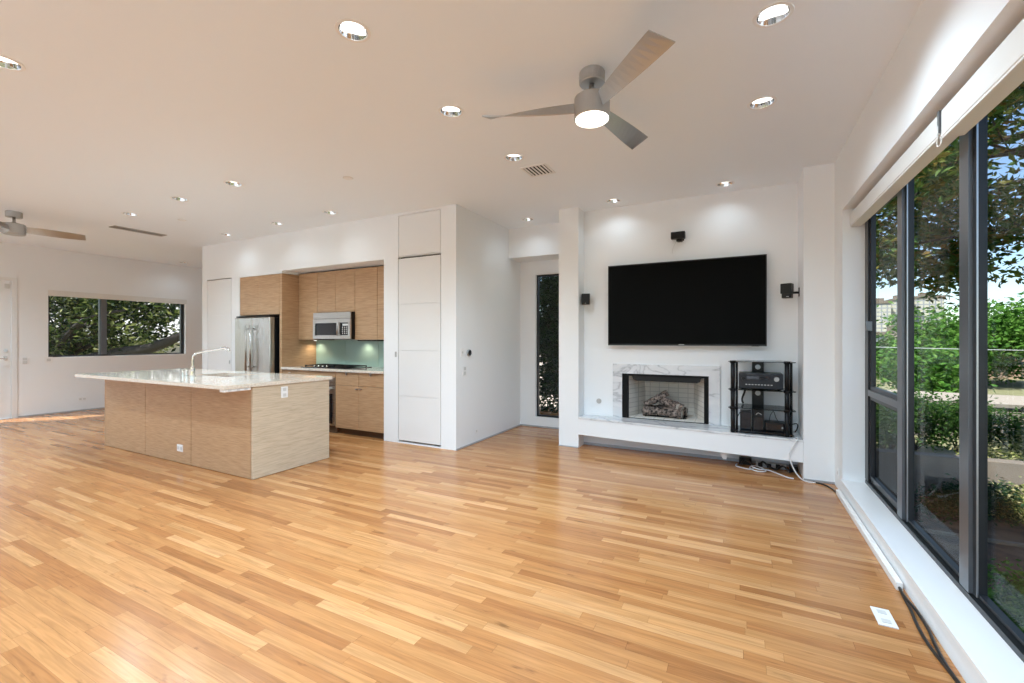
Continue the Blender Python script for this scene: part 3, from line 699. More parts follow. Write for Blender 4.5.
log([(-1.06, 5.66, .47), (-.9, 5.64, .468), (-.72, 5.63, .47), (-.60, 5.60, .462)], .055, 'thick front log lying across the grate in the fireplace', 1)
log([(-1.04, 5.75, .475), (-.8, 5.79, .48), (-.57, 5.77, .475)], .055, 'rear log lying across the grate behind the others', 2)
log([(-1.04, 5.68, .54), (-.90, 5.68, .62), (-.78, 5.69, .70)], .042, 'slanting log leaning up towards the middle of the fireplace', 3)
log([(-.88, 5.70, .62), (-.76, 5.67, .575), (-.60, 5.62, .53)], .046, 'upper log sloping down to the right over the front log', 4)
log([(-.72, 5.74, .56), (-.66, 5.67, .545), (-.64, 5.60, .545)], .042, 'short log on top with its round end facing the room', 5)
k = thing('gas_key_valve', (-1.582, 5.5, .569), 'small round chrome gas valve on the wall left of the fireplace', 'valve')
emit('escutcheon', MB().cyl((-1.582, 5.5, .569), (-1.582, 5.492, .569), .032), M['nickel'], k); emit('socket', MB().cyl((-1.582, 5.492, .569), (-1.582, 5.485, .569), .012), M['nickel'], k)

# television
tv = thing('television', (-.59, 5.47, 1.285), 'huge black flat television hung on the white wall above the fireplace', 'television')
TX0, TX1, TZ0, TZ1 = -1.443, .263, 1.283, 2.258
emit('back_shell', MB().box(TX0 + .04, TX1 - .04, 5.44, 5.498, TZ0 + .05, TZ1 - .05, .01), M['black'], tv)
emit('bezel', MB().plate(rect(TX0, TX1, TZ0, TZ1), [rect(TX0 + .011, TX1 - .011, TZ0 + .017, TZ1 - .011)], XZ, 5.415, 5.445), M['black'], tv)
emit('screen', MB().box(TX0 + .011, TX1 - .011, 5.419, 5.44, TZ0 + .017, TZ1 - .011), M['screen'], tv)
emit('maker_badge', MB().box(-.62, -.56, 5.413, 5.4155, TZ0 + .005, TZ0 + .011), M['plasticgrey'], tv)
emit('bottom_trim', MB().box(TX0, TX1, 5.414, 5.42, TZ0 - .006, TZ0, .001), M['framelite'], tv)
emit('standby_light', MB().box(.12, .19, 5.413, 5.416, TZ0 - .008, TZ0 - .001), M['black'], tv)

# speakers
sA = thing('wall_speaker', (-1.78, 5.37, 1.855), 'small black speaker on the column left of the television', 'speaker', 'surround speakers')
emit('cabinet', MB().box(-1.765, -1.665, 5.33, 5.42, 1.79, 1.925, .008, 2, .3), M['black'], sA)
emit('bracket', MB().box(-1.778, -1.77, 5.40, 5.44, 1.79, 1.92).cyl((-1.77, 5.42, 1.83), (-1.73, 5.40, 1.83), .012), M['black'], sA)
emit('badge', MB().box(-1.71, -1.70, 5.322, 5.33, 1.80, 1.806), M['plasticgrey'], sA)
sB = thing('wall_speaker', (.55, 5.37, 1.87), 'small black speaker on the column right of the television', 'speaker', 'surround speakers')
emit('cabinet', MB().box(.39, .49, 5.30, 5.39, 1.82, 1.925, .006, 2, -.35).box(.40, .485, 5.305, 5.385, 1.775, 1.825, .006, 2, -.35), M['black'], sB)
emit('bracket', MB().box(.542, .549, 5.34, 5.38, 1.79, 1.88).cyl((.545, 5.36, 1.83), (.47, 5.35, 1.83), .012), M['black'], sB)
emit('badge', MB().box(.43, .45, 5.285, 5.294, 1.785, 1.79), M['plasticgrey'], sB)
sC = thing('wall_speaker', (-.625, 5.5, 2.50), 'small black horizontal speaker high on the wall above the television', 'speaker', 'surround speakers')
emit('cabinet', MB().box(-.705, -.55, 5.40, 5.47, 2.515, 2.595, .006), M['black'], sC)
emit('bracket', MB().box(-.64, -.585, 5.43, 5.499, 2.487, 2.52, .004).box(-.655, -.57, 5.49, 5.499, 2.50, 2.56), M['black'], sC)
emit('wire', MB().tube([(-.66, 5.497, 2.49), (-.69, 5.497, 2.43), (-.70, 5.497, 2.36)], .0018, 6), M['plasticgrey'], sC)

# media rack
rk = thing('media_rack', (.2, 5.3, .386), 'black glass media rack with round posts standing on the hearth slab', 'media rack')
for z in (1.118, .83, .64):
    mb = MB().plate([(-.085, 5.10), (.49, 5.10), (.50, 5.14), (.45, 5.42), (.38, 5.47), (.02, 5.47), (-.05, 5.42), (-.10, 5.14)], [], XY, z, z + .008)
    emit('shelf', mb, M['shelfglass'], rk)
emit('bottom_shelf', MB().plate([(-.08, 5.12), (.48, 5.12), (.43, 5.42), (-.04, 5.42)], [], XY, .405, .413), M['blackglass'], rk)
for x in (-.045, .435):
    mb = MB()
    for a, b in ((.388, .64), (.648, .83), (.838, 1.118)): mb.cyl((x - .012, 5.135, a), (x - .012, 5.135, b), .021).cyl((x + .024, 5.15, a), (x + .024, 5.15, b), .012)
    for z in (.64, .83, 1.118): mb.cyl((x - .012, 5.135, z - .012), (x - .012, 5.135, z + .014), .028)
    emit('post', mb, M['black'], rk)
sp = emit('cable_spine', MB().plate(rect(.125, .235, .388, 1.118), [[(.18 + .022 * math.cos(2 * PI * i / 16), z + .022 * math.sin(2 * PI * i / 16)) for i in range(16)] for z in (.54, .775, 1.055)], XZ, 5.43, 5.47), M['black'], rk)
for z in (.775, 1.055): emit('grommet', MB().plate([(.18 + .026 * math.cos(2 * PI * i / 20), z + .026 * math.sin(2 * PI * i / 20)) for i in range(20)], [[(.18 + .014 * math.cos(2 * PI * i / 20), z + .014 * math.sin(2 * PI * i / 20)) for i in range(20)]], XZ, 5.424, 5.432), M['plastic'], sp)
av = thing('av_receiver', (.195, 5.28, .838), 'black receiver on the upper shelf of the media rack', 'receiver')
emit('case', MB().box(-.0, .39, 5.16, 5.40, .848, 1.005, .004), M['black'], av)
emit('front_panel', MB().box(-.002, .392, 5.15, 5.162, .85, 1.0, .003), mat('charcoal_faceplate', (.014, .016, .022), .3, spec=.35), av)
emit('display', MB().box(.07, .27, 5.147, 5.15, .945, .975), M['blackglass'], av)
emit('volume_knob', MB().cyl((.335, 5.15, .95), (.335, 5.128, .95), .024, .021), M['nickel'], av)
emit('input_knob', MB().cyl((.04, 5.15, .95), (.04, 5.132, .95), .018, .016), M['black'], av)
for i in range(9): emit('button', MB().box(.06 + i * .028, .075 + i * .028, 5.146, 5.15, .885, .893), M['plasticgrey'], av)
for x in (.03, .36):
    for y in (5.2, 5.36): emit('foot', MB().cyl((x, y, .838), (x, y, .848), .015), M['black'], av)
def boxdev(name, b, label, cat, extra):
    t = thing(name, ((b[0] + b[1]) / 2, (b[2] + b[3]) / 2, b[4]), label, cat)
    emit('case', MB().box(*b, .005), M['black'], t)
    for nm, mbb, mm in extra: emit(nm, mbb, M[mm], t)
boxdev('subwoofer_module', (.01, .115, 5.2, 5.36, .414, .60), 'upright black box at the left on the bottom shelf of the rack', 'audio box', [('front_panel', MB().box(.015, .11, 5.196, 5.2, .42, .595), 'blackglass')])
boxdev('network_modem', (.13, .225, 5.2, 5.34, .414, .63), 'upright black modem with a lit curve in the middle of the bottom shelf', 'modem', [('emblem', MB().tube([(.155, 5.197, .575), (.175, 5.197, .595), (.205, 5.197, .58)], .004), 'plasticgrey'), ('front_panel', MB().box(.135, .22, 5.1975, 5.2, .42, .55), 'blackglass')])
boxdev('cable_box', (.24, .42, 5.22, 5.40, .414, .50), 'low black set-top box at the right on the bottom shelf of the rack', 'set-top box', [('front_panel', MB().box(.245, .415, 5.216, 5.22, .42, .495), 'blackglass'), ('button', MB().cyl((.39, 5.216, .455), (.39, 5.21, .455), .008), 'plasticgrey')])
# cables around the rack
def cable(name, pts, r, m, label, cat='cable'):
    return tag(emit(name, MB().tube(pts, r, 8), M[m]), label, cat)
cable('power_cable', [(.06, 5.42, .84), (.055, 5.46, .78), (.03, 5.46, .70), (.04, 5.44, .655)], .010, 'cable', 'thick black cable hanging behind the left of the middle rack shelf')
cable('signal_cable', [(-.01, 5.30, .42), (-.03, 5.28, .48), (-.01, 5.26, .54), (.01, 5.28, .58)], .004, 'cable', 'thin black cable looping beside the left post on the bottom shelf')
cable('signal_cable', [(.28, 5.3, .50), (.29, 5.32, .56), (.32, 5.34, .60), (.34, 5.32, .54), (.36, 5.30, .505)], .003, 'cable', 'thin black cable arching over the set-top box')
cable('signal_cable', [(.42, 5.3, .46), (.47, 5.22, .50), (.52, 5.25, .50), (.525, 5.32, .44), (.51, 5.36, .40)], .006, 'cable', 'black cable bulging out at the right side of the rack')
cable('extension_cable', [(.47, 5.20, .392), (.50, 5.10, .392), (.50, 5.045, .385), (.47, 5.035, .33), (.435, 5.035, .25), (.45, 5.03, .15), (.50, 5.02, .05), (.56, 5.0, .006), (.64, 4.99, .006)], .006, 'cablew', 'pale grey cord hanging over the hearth edge down to the floor')
cable('floor_cable', [(.62, 5.0, .007), (.70, 4.96, .007), (.745, 4.85, .007), (.765, 4.72, .007), (.775, 4.60, .02)], .007, 'cable', 'black cable curving along the floor from the column into the raceway')
# things under the hearth
ps = thing('power_strip', (.30, 5.38, 0), 'grey power strip with plugs lying on the floor under the hearth', 'power strip')
emit('body', MB().box(.16, .44, 5.36, 5.42, .0, .045, .006), M['plasticgrey'], ps)
for x in (.2, .28, .36): emit('plug', MB().box(x - .02, x + .02, 5.33, 5.36, .01, .05, .004), M['black'], ps)
boxdev('power_adapter', (.0, .12, 5.38, 5.46, 0, .075), 'black adapter box on the floor in the shade under the hearth', 'adapter', [])
boxdev('power_adapter', (.46, .53, 5.30, 5.40, 0, .06), 'grey black adapter on the floor nearest the right column', 'adapter', [])
cable('black_cord', [(.02, 5.3, .02), (.06, 5.34, .07), (.12, 5.3, .04), (.18, 5.28, .02), (.22, 5.32, .07), (.28, 5.3, .03), (.34, 5.27, .02), (.40, 5.3, .05), (.46, 5.25, .01)], .010, 'cable', 'black cord tangled behind the white loops under the hearth')
cable('white_cord', [(-.02, 5.36, .006), (-.03, 5.28, .006), (.02, 5.22, .008), (.10, 5.2, .006), (.14, 5.26, .006)], .006, 'cablew', 'white cord bent in a hook at the left under the hearth')
cable('white_cord', [(.14, 5.32, .03), (.10, 5.24, .01), (.16, 5.16, .006), (.24, 5.18, .008), (.22, 5.26, .014), (.15, 5.27, .03), (.12, 5.20, .035), (.18, 5.15, .03), (.25, 5.2, .02), (.30, 5.2, .01), (.36, 5.14, .006), (.42, 5.06, .006), (.47, 5.04, .006)], .006, 'cablew', 'white cord coiled in loops under the hearth and trailing forward')
# raceway and cables beside the sill
rw = thing('cable_raceway', (.78, 3.9, 0), 'long white cable raceway along the foot of the window wall', 'raceway')
emit('channel', MB().box(.755, .782, 3.06, 4.72, 0, .045, .003), M['plastic'], rw); emit('lid', MB().box(.752, .755, 3.06, 4.72, .004, .041), M['plastic'], rw)
for i, (dx, l) in enumerate(((0, 'black cable on the floor beside the sill, the one nearer the room'), (.016, 'black cable on the floor beside the sill, the one against the wall'))):
    pts = [(.768 , 3.10, .02)] + [(.752 + dx + .012 * math.sin(yy * 9 + i * 1.7), yy, .008 + .006 * i) for yy in (2.98, 2.85, 2.7, 2.55, 2.4, 2.25, 2.1, 1.9, 1.6, 1.2)]
    cable('floor_cable', pts, .007, 'cable', l)

# ------------------------------------------------------------------ downlights
def downlight(x, y, label):
    t = thing('downlight', (x, y, H), label or 'added unseen recessed downlight brightening the room', 'downlight', 'recessed downlights')
    emit('trim_ring', MB().lathe((x, y, H), [(.072, .001), (.074, -.003), (.090, -.003), (.092, 0.0)], 28, False), M['plastic'], t)
    mb = MB(); n = 28; r0 = []; r1 = []; 
    for i in range(n):
        a = 2 * PI * i / n; r0.append(mb.bm.verts.new((x + .0725 * math.cos(a), y + .0725 * math.sin(a), H - .001))); r1.append(mb.bm.verts.new((x + .058 * math.cos(a), y + .058 * math.sin(a), H + .05)))
    for i in range(n):
        f = mb.bm.faces.new((r0[i], r0[(i + 1) % n], r1[(i + 1) % n], r1[i])); f.smooth = True
    emit('reflector', mb, M['chrome'], t)
    emit('lamp', MB().cyl((x, y, H + .03), (x, y, H + .04), .056, n=28), M['bulb'], t)
    return t
DL = None
for x, y, l in LIGHTS:
    near_wall = y > 3.9
    if DL is None: DL = downlight(x, y, l); o = DL
    else: o = dup(DL, (x, y, H), l or 'added unseen recessed downlight brightening the room')
    ld = bpy.data.lights.new('downlight_beam', 'SPOT'); ld.energy = LAMP_W * (.13 if near_wall else (.6 if y > 3.4 else 1.9) if x > 0 else 4.2 if x < -8 else 1.5 if y > 3.4 else 3.6 if x > -2 else 2.2); ld.spot_size = math.radians(150); ld.spot_blend = 1; ld.shadow_soft_size = .05; ld.color = (.70, .875, 1.0); ld.specular_factor = .15
    lo = bpy.data.objects.new('downlight_beam', ld); COL.objects.link(lo); lo.parent = o; lo.location = (0, 0, -.01)

# smoke detectors / sprinkler caps / vents
for x, y, l in ((-3.553, 3.252, 'small flat round cap on the ceiling right of the island downlights'), (-6.841, 3.347, 'small grey slot cap on the ceiling above the far end of the island')):
    t = thing('sprinkler_cap', (x, y, H), l, 'sprinkler cap')
    emit('cover', MB().lathe((x, y, H), [(.045, -.001), (.045, -.006), (.038, -.009)]), M['plastic'], t)
    emit('rim', MB().lathe((x, y, H), [(.05, 0), (.05, -.002), (.046, -.002)]), M['plasticgrey'], t)
def vent(cx, cy, wx, wy, n, label, m='plastic'):
    t = thing('ceiling_vent', (cx, cy, H), label, 'vent')
    emit('frame', MB().plate(rect(cx - wx / 2, cx + wx / 2, cy - wy / 2, cy + wy / 2), [rect(cx - wx / 2 + .02, cx + wx / 2 - .02, cy - wy / 2 + .02, cy + wy / 2 - .02)], XY, H - .008, H - .0005), M[m], t)
    emit('duct_opening', MB().box(cx - wx / 2 + .02, cx + wx / 2 - .02, cy - wy / 2 + .02, cy + wy / 2 - .02, H - .0015, H - .0008), M['blackmatte'], t)
    for i in range(n):
        p = (wx - .04) / n; xx = cx - wx / 2 + .02 + (i + .5) * p
        emit('louvre', MB().box(xx - .28 * p, xx + .22 * p, cy - wy / 2 + .02, cy + wy / 2 - .02, H - .007, H - .004), M[m], t)
vent(-1.74, 3.943, .26, .27, 6, 'white louvred air vent in the ceiling between the fan and the pantry block')
vent(-8.117, 3.388, .18, .66, 2, 'long narrow grey slot vent in the ceiling near the far fan', 'ventgrey')

# ------------------------------------------------------------------ ceiling fans
def fan(cx, cy, a0, label, lit):
    t = thing('ceiling_fan', (cx, cy, H), label, 'ceiling fan', 'ceiling fans')
    emit('canopy', MB().lathe((cx, cy, H), [(.074, 0), (.078, -.01), (.078, -.07), (.072, -.075), (.02, -.075)]), M['nickel'], t)
    emit('downrod', MB().cyl((cx, cy, H - .075), (cx, cy, H - .165), .016).lathe((cx, cy, H - .16), [(.035, 0), (.04, .0), (.03, .02), (.016, .03)]), M['nickel'], t)
    emit('motor_housing', MB().lathe((cx, cy, H), [(.03, -.150), (.098, -.155), (.108, -.163), (.108, -.285), (.102, -.29)], 40), M['nickel'], t)
    if lit: emit('light_lens', MB().lathe((cx, cy, H), [(.101, -.285), (.100, -.298), (.085, -.306), (.0, -.309)], 40), M['fanlamp'], t)
    else: emit('bottom_cap', MB().lathe((cx, cy, H), [(.101, -.285), (.095, -.295), (.0, -.297)], 40), M['nickel'], t)
    for k in range(3):
        a = a0 + k * 2 * PI / 3; mb = MB(); n = 12; rows = []
        for i in range(n + 1):
            u = i / n; r = .10 + u * .572; hw = .040 + u * .030; pitch = math.radians(68 - 50 * u)
            c = Vector((cx + r * math.cos(a), cy + r * math.sin(a), H - .215))
            tdir = Vector((-math.sin(a), math.cos(a), 0)); wv = tdir * math.cos(pitch) + Vector((0, 0, 1)) * math.sin(pitch) * TW
            nv = Vector((math.cos(a), math.sin(a), 0)).cross(wv)
            sk_ = Vector((math.cos(a), math.sin(a), 0)) * .012 * u
            rows.append([mb.bm.verts.new(c - wv * hw - nv * .003 - sk_), mb.bm.verts.new(c + wv * hw - nv * .003 + sk_), mb.bm.verts.new(c + wv * hw + nv * .003 + sk_), mb.bm.verts.new(c - wv * hw + nv * .003 - sk_)])
        for p, q in zip(rows, rows[1:]):
            for j in range(4): mb.bm.faces.new((p[j], p[(j + 1) % 4], q[(j + 1) % 4], q[j])).smooth = False
        mb.bm.faces.new(rows[0][::-1]); mb.bm.faces.new(rows[-1])
        emit('blade', mb, M['satin'], t)
    return t
TW = -1
fan(-.807, 2.651, math.radians(76), 'brushed nickel three-blade ceiling fan with a lit lamp, near the camera', True)
fan(-8.346, 2.144, math.radians(78), 'small distant brushed nickel ceiling fan at the left edge', False)

# ------------------------------------------------------------------ outdoors
GZ = -1.15
tag(emit('bounce_terrace', MB().box(-13, 4, -16, -3.25, -.3, -.12), M['paving']), 'added unseen pale paving bouncing sunlight indoors', 'bounce_terrace', None, 'structure')  # added out of view to bounce sunlight up to the ceiling
tag(emit('ground', MB().box(1.6, 200, -20, 300, GZ - .3, GZ), M['lawn']), 'dry grass ground outside the window wall', 'ground', None, 'structure')
tag(emit('ground', MB().box(-120, -11.6, -40, 80, GZ - .3, GZ), M['lawn']), 'ground outside the left window', 'ground', None, 'structure')
tag(emit('ground', MB().box(-11.6, 1.6, 8.5, 80, GZ - .3, GZ), M['lawn']), 'ground behind the house', 'ground', None, 'structure')
tag(emit('planting_bed', MB().box(1.15, 4.2, -6, 11, GZ, GZ + .06), M['soil']), 'brown soil bed outside the window wall', 'planting bed', None, 'structure')
tag(emit('foundation', MB().box(-11.3, 1.0, -3.2, 8.2, GZ - .2, -.13), M['concrete']), 'house foundation', 'foundation', None, 'structure')
tag(emit('kerb', MB().box(1.2, 6.5, 7.35, 7.42, GZ, GZ + .09), M['concrete']), 'low concrete kerb crossing the soil bed outside', 'kerb')
tag(emit('garden_wall', MB().box(1.5, 6.6, 9.15, 9.4, GZ, -.47, .01), M['concrete']), 'low weathered concrete wall outside behind the shade shrubs', 'wall')
tag(emit('terrace_ledge', MB().hexa([(1.8, 13.9, GZ), (14, 19.9, GZ), (14, 22.3, GZ), (1.8, 16.3, GZ), (1.8, 13.9, -.10), (14, 19.9, -.75), (14, 22.3, -.72), (1.8, 16.3, -.07)]), M['ledge']), 'long beige concrete ledge running across below the green trees', 'ledge')
rl = thing('handrail', (5, 14.6, GZ), 'dark metal rail running in front of the beige ledge', 'rail')
emit('top_rail', MB().tube([(1.7, 13.2, -.15), (13, 18.5, -.75)], .045, 8, False), M['blackmatte'], rl)
for i in range(7):
    u = i / 6; emit('post', MB().cyl((1.7 + 11.3 * u, 13.2 + 5.3 * u, GZ), (1.7 + 11.3 * u, 13.2 + 5.3 * u, -.17 - .6 * u), .03, n=8), M['blackmatte'], rl)
tag(emit('overhead_wire', MB().tube([(3, 19, 1.12), (10, 21.4, .97), (17, 23.8, 1.05)], .012, 6), M['plasticgrey']), 'thin pale wire crossing in front of the green trees', 'wire')

def building(x0, x1, y0, y1, z1, m, label, floors=0):
    t = thing('distant_building', ((x0 + x1) / 2, (y0 + y1) / 2, GZ), label, 'building', 'distant buildings')
    emit('walls', MB().box(x0, x1, y0, y1, GZ, z1), M[m], t)
    emit('roof', MB().box(x0 - .2, x1 + .2, y0 - .2, y1 + .2, z1, z1 + .4).box((x0 + x1) / 2 - .8, (x0 + x1) / 2 + .8, (y0 + y1) / 2 - .8, (y0 + y1) / 2 + .8, z1 + .4, z1 + 1.2), M['concrete'], t)
building(24.0, 27.0, 113, 118, 8.6, 'tower', 'pale yellow apartment tower leftmost beyond the window')
building(27.9, 31.2, 116, 121, 9.3, 'tower', 'pale yellow apartment tower in the middle beyond the window')
building(32.0, 36.5, 118, 124, 9.8, 'tower', 'pale gridded apartment tower beside the green tree beyond the window')
building(15.5, 20.5, 70, 76, 1.9, 'tower2', 'low dark grey building in front of the far towers')
bt = thing('garden_house', (12.8, 41.5, GZ), 'tan masonry house behind the green trees', 'house')
emit('walls', MB().box(9.6, 16.0, 39.2, 44, GZ, .9), M['tan'], bt)
emit('roof', MB().hexa([(9.3, 38.8, .9), (16.3, 38.8, .9), (16.3, 44.4, .9), (9.3, 44.4, .9), (10.4, 40.5, 1.9), (15.2, 40.5, 1.9), (15.2, 42.5, 1.9), (10.4, 42.5, 1.9)]), M['concrete'], bt)
for x in (10.4, 12.6, 14.6):
    emit('window', MB().box(x, x + .8, 39.15, 39.2, -.5, .2), M['blackglass'], bt)

def foliage(name, blobs, n, ls, m, parent=None, seed=0, droop=.3, asp=.42, shell=.35):
    """n leaves of length ls in ellipsoid blobs (x,y,z,r); each leaf is a folded diamond"""
    rg = np.random.default_rng(seed)
    bl = np.array(blobs, float); wts = bl[:, 3] ** 2; wts /= wts.sum()
    # twigs: small sub-clusters give clumps and gaps
    nc = max(6, n // 26)
    ci = rg.choice(len(bl), nc, p=wts); d = rg.normal(size=(nc, 3)); d /= np.linalg.norm(d, axis=1)[:, None]
    rad = (shell + (1 - shell) * rg.random(nc)) ** .6
    cc = bl[ci, :3] + d * (rad * bl[ci, 3])[:, None] * np.array([1, 1, .8])
    li = rg.integers(0, nc, n)
    p = cc[li] + rg.normal(size=(n, 3)) * ls * 1.5 * np.array([1, 1, .6])
    a = rg.normal(size=(n, 3)); a[:, 2] = a[:, 2] * .5 - droop; a /= np.linalg.norm(a, axis=1)[:, None]
    b = np.cross(a, rg.normal(size=(n, 3))); b /= np.linalg.norm(b, axis=1)[:, None]; c = np.cross(a, b)
    s = ls * (.65 + .7 * rg.random(n))[:, None]
    v = np.empty((n, 4, 3)); v[:, 0] = p; v[:, 1] = p + a * s * .45 + b * s * asp * .5 + c * s * .08; v[:, 2] = p + a * s; v[:, 3] = p + a * s * .45 - b * s * asp * .5 + c * s * .08
    org = np.array(WL[parent.name]) if parent is not None else np.array([bl[:, 0].mean(), bl[:, 1].mean(), (bl[:, 2] - bl[:, 3]).min()])
    v = (v - org).reshape(-1, 3)
    i = np.arange(n) * 4; f = np.empty((n, 2, 3), int); f[:, 0] = np.stack([i, i + 1, i + 2], 1); f[:, 1] = np.stack([i, i + 2, i + 3], 1)
    me = bpy.data.meshes.new(name); me.from_pydata(v.tolist(), [], f.reshape(-1, 3).tolist()); me.materials.append(M[m])
    o = bpy.data.objects.new(name, me); COL.objects.link(o); WL[o.name] = Vector(org)
    if parent is not None: o.parent = parent
    else: o.location = org
    return o
def tree(name, base, top, r0, blobs, n, ls, m, label, seed, cat='tree', group=None, branches=None, **kw):
    t = thing(name, base, label, cat, group)
    b, tp = Vector(base), Vector(top)
    emit('trunk', MB().tube([b, b.lerp(tp, .5) + Vector((.1 * r0, 0, 0)), tp], lambda u: r0 * (1 - .5 * u), 10), M['bark'], t)
    mb = MB(); rnd = random.Random(seed)
    if branches:
        for pts, r in branches: mb.tube(pts, lambda u, r=r: r * (1 - .75 * u), 7)
    for x, y, z, r in blobs:
        s0 = b.lerp(tp, rnd.uniform(.6, 1)); e = Vector((x, y, z))
        if (e - s0).length > .2: mb.tube([s0, s0.lerp(e, .5) + Vector((rnd.uniform(-.1, .1), rnd.uniform(-.1, .1), .08)) * (e - s0).length, e], lambda u: max(.006, r0 * .3 * (1 - .85 * u)), 6)
    emit('branches', mb, M['bark'], t)
    foliage('foliage', blobs, n, ls, m, t, seed, **kw)
    return t
# large shade tree whose boughs hang in front of the window
OB = [(2.78,7.05,4.4,.5),(3.35,8.45,3.30,.3),(2.55,8.05,4.19,.6),(2.37,8.52,3.77,.6),(2.06,8.93,3.32,.55),(2.97,9.4,3.4,.55),(2.73,9.83,2.78,.55),(2.27,10.16,2.61,.3),(3.11,9.47,2.53,.35),(3.41,9.06,2.89,.35),(3.68,9.19,2.52,.3),(3.16,10.61,2.25,.25),(2.06,8.93,2.77,.35),(2.53,6.92,4.17,.25),(2.22,7.33,3.52,.35),(4.3,8.6,3.9,.7),(4.2,7.0,4.6,.7)]
tree('shade_tree', (6.2, 9.6, GZ), (5.6, 9.0, 4.6), .22, OB, 15500, .12, 'leaf_dark', 'large dark-leaved shade tree whose boughs hang in front of the window wall', 5,
     branches=[([(5.6, 9, 4.0), (3.63, 7.49, 4.51), (2.94, 7.36, 4.29), (2.73, 7.47, 4.09), (2.61, 7.52, 4.02)], .03), ([(2.73, 7.47, 4.09), (2.92, 7.68, 3.83), (3.1, 7.9, 3.7)], .015), ([(5.6, 9, 4.4), (2.67, 8.12, 3.92), (2.37, 8.52, 3.55), (2.06, 8.93, 2.93)], .05)])
BG = [((9.47,31.0,1.05,2.4), 'round bright green tree left of the middle beyond the beige ledge'), ((7.08,25.5,-.03,1.3), 'small bright green tree nearest the towers beyond the ledge'), ((12.35,34.5,1.4,2.6), 'bright green tree in the middle of the row beyond the ledge'),
      ((13.09,31.5,1.6,2.4), 'tall bright green tree right of the middle beyond the ledge'), ((15.2,32.5,2.9,3.0), 'tallest bright green tree at the right edge beyond the ledge'), ((7.6,38.0,.3,1.7), 'pale green tree far behind beside the gridded tower')]
for i, ((x, y, z, r), l) in enumerate(BG):
    rnd = random.Random(i); bl = [(x + r * .55 * rnd.uniform(-1, 1), y + r * .4 * rnd.uniform(-1, 1), z + r * .5 * rnd.uniform(-1, 1), r * .55) for _ in range(8)]
    tree('background_tree', (x, y, GZ), (x, y, z), .14, bl, 5200, .24, 'leaf_bright' if i != 5 else 'leaf_mid', l, 20 + i, group='green trees beyond the ledge', asp=.5)
HG = [((3.54,13.06,-.5,.75), 'dark green shrub far left behind the low concrete wall', 'leaf_mid'), ((4.13,12.7,-.45,.75), 'dark green shrub beside the window post behind the low concrete wall', 'leaf_mid'), ((3.0,12.6,-.2,.6), 'leafy shrub rising past the rail at the left', 'leaf_mid'), ((2.5,11.4,-.5,.6), 'shrub nearest the far end of the window wall', 'leaf_mid'),
      ((4.85,12.0,-.5,.8), 'green shrub just left of the right window bay', 'leaf_mid'), ((5.0,11.0,-.55,.8), 'yellow green shrub filling the right window bay', 'leaf_dry'), ((3.9,10.25,-.8,.42), 'sparse yellow green shrub in front of the low wall', 'leaf_dry'), ((3.5,8.5,-.95,.4), 'sparse low shrub on the soil bed behind the kerb', 'leaf_dry'), ((5.9,12.4,-.4,.8), 'green shrub at the right edge behind the low wall', 'leaf_mid')]
for i, ((x, y, z, r), l, m) in enumerate(HG):
    rnd = random.Random(50 + i); bl = [(x + r * .5 * rnd.uniform(-1, 1), y + r * .4 * rnd.uniform(-1, 1), z + r * .35 * rnd.uniform(-1, 1), r * .6) for _ in range(6)]
    t = thing('garden_shrub', (x, y, GZ), l, 'shrub', 'shrubs outside the window wall')
    mb = MB()
    for q in bl: mb.tube([(x, y, GZ), ((x + q[0]) / 2 + .05, (y + q[1]) / 2, (GZ + q[2]) / 2), q[:3]], lambda u: .022 * (1 - .7 * u), 6)
    emit('stems', mb, M['bark'], t); foliage('foliage', bl, 3200, .085 if m != 'leaf_dry' else .07, m, t, 60 + i)
for i, ((x, y, z, r), l) in enumerate([((1.93,5.0,-.88,.25), 'low bright green plant nearest the window in the soil bed'), ((2.25,5.3,-.85,.28), 'low bright green plant beside the nearest one in the soil bed'), ((2.0,4.45,-.92,.22), 'low bright green plant closest to the camera in the soil bed'), ((2.5,8.0,-.8,.35), 'dark low plant in the shade before the low concrete wall'), ((2.9,8.4,-.8,.35), 'dark low plant beside the window post before the low wall')]):
    t = thing('bedding_plant', (x, y, GZ), l, 'plant', 'bedding plants outside')
    rnd = random.Random(90 + i); bl = [(x + r * .6 * rnd.uniform(-1, 1), y + r * .6 * rnd.uniform(-1, 1), z + r * .3 * rnd.uniform(-1, 1), r * .5) for _ in range(6)]
    mb = MB()
    for q in bl: mb.tube([(x, y, GZ), ((x + q[0]) / 2, (y + q[1]) / 2, (GZ + q[2]) / 2), q[:3]], .006, 5)
    emit('stems', mb, M['bark'], t); foliage('foliage', bl, 1500, .06, 'leaf_bright' if i < 3 else 'leaf_shade', t, 100 + i)

# trees outside the left window
LB = [(-17.76,5.49,2.51,.8),(-16.98,5.89,2.51,.8),(-18.04,5.91,1.79,.8),(-15.57,6.05,2.33,.8),(-14.22,6.18,2.29,.7),(-16.19,6.3,1.63,.8),(-14.22,6.18,1.61,.5),(-12.98,6.26,2.25,.55),(-18.29,6.35,1.18,.7),(-16.5,5.6,3.2,.9),(-14.5,6.0,3.0,.9),(-17.5,5.0,1.2,.6)]
tree('spreading_tree', (-19.5, 5.6, GZ), (-18.5, 5.6, 1.6), .28, LB, 12000, .15, 'leaf_gloom', 'dark spreading tree with a thick sloping bough outside the left window', 11,
     branches=[([(-19.3, 5.4, .1), (-17.76, 5.49, .5), (-16.2, 6.07, .9), (-14.22, 6.18, 1.12), (-12.8, 6.35, 1.5), (-11.9, 6.7, 1.9)], .26), ([(-18, 5.5, 1), (-17, 5.8, 1.9), (-16, 6.0, 2.6)], .1)], shell=.2)
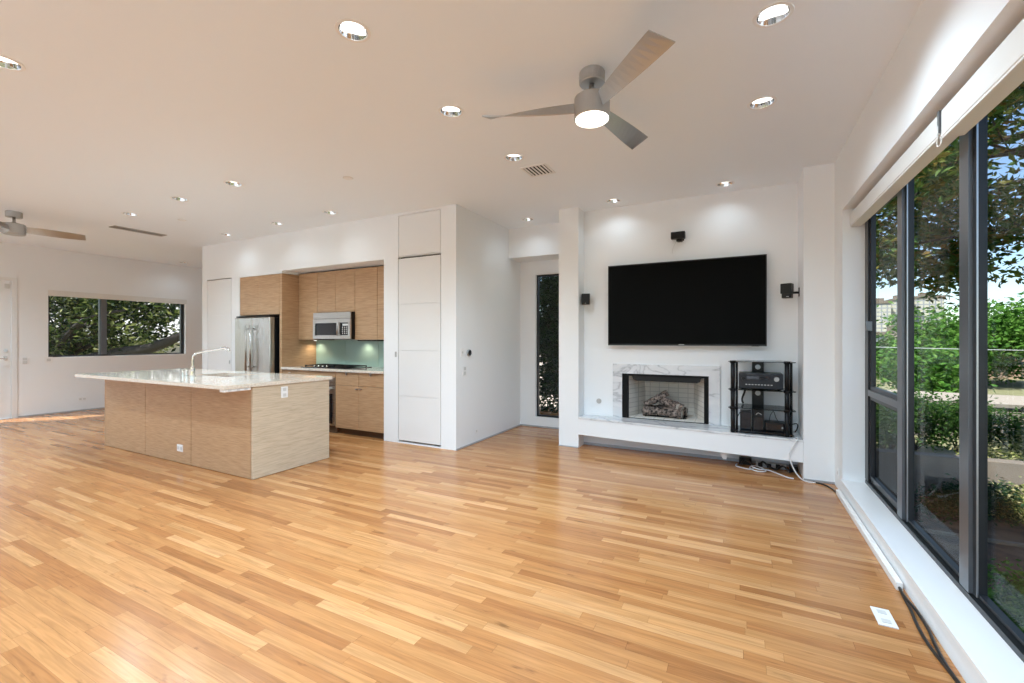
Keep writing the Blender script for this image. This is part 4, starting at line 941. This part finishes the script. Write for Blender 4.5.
LT = [((-20.0,6.3,.9,1.2), 'yellow green bush low outside the left pane of the left window'), ((-19.5,8.2,1.0,1.3), 'yellow green bush low outside the right pane of the left window')]
for i, ((x, y, z, r), l) in enumerate(LT):
    t = thing('garden_shrub', (x, y, GZ), l, 'shrub', 'bushes outside the left window')
    rnd = random.Random(130 + i); bl = [(x + r * .6 * rnd.uniform(-1, 1), y + r * .6 * rnd.uniform(-1, 1), z + r * .5 * rnd.uniform(-1, 1), r * .5) for _ in range(7)]
    mb = MB()
    for q in bl: mb.tube([(x, y, GZ), ((x + q[0]) / 2, (y + q[1]) / 2, (GZ + q[2]) / 2), q[:3]], .03, 6)
    emit('stems', mb, M['bark'], t); foliage('foliage', bl, 2600, .14, 'leaf_dry', t, 140 + i)
nh = thing('neighbour_house', (-27, 9, GZ), 'pale stucco house glimpsed through leaves of the left window', 'house')
emit('walls', MB().box(-37, -26, 2, 20, GZ, 1.2), M['palewall'], nh)
emit('roof', MB().hexa([(-38, 1.5, 1.2), (-25.5, 1.5, 1.2), (-25.5, 20.5, 1.2), (-38, 20.5, 1.2), (-33, 2, 4.6), (-32, 2, 4.6), (-32, 20, 4.6), (-33, 20, 4.6)]), M['paleroof'], nh)
for y in (5, 9, 13): emit('window', MB().box(-26.0, -25.95, y, y + 1.1, -.2, .8), M['blackglass'], nh)

# dense evergreen outside the alcove window
AB = [(-2.73, 7.43, 2.13, 0.45), (-2.75, 7.43, 1.75, 0.45), (-2.9, 7.43, 1.42, 0.45), (-2.8, 7.48, 1.02, 0.45), (-3.2, 7.88, -0.2, 0.35), (-2.75, 7.58, 0.72, 0.35), (-3.1, 7.68, 2.3, 0.5), (-3.2, 7.88, 1.5, 0.6), (-2.5, 7.88, 1.9, 0.5), (-3.3, 8.18, 0.5, 0.5)]
tree('evergreen_tree', (-3.1, 8.8, GZ), (-3.1, 8.4, 2.2), .10, AB, 17000, .10, 'leaf_shade', 'dense dark evergreen tree right outside the tall alcove window', 17, shell=.1)
tag(emit('garden_wall', MB().box(-9, 1.4, 12.5, 12.7, GZ, 1.2), M['palewall']), 'pale garden wall behind the evergreen outside the alcove window', 'wall')
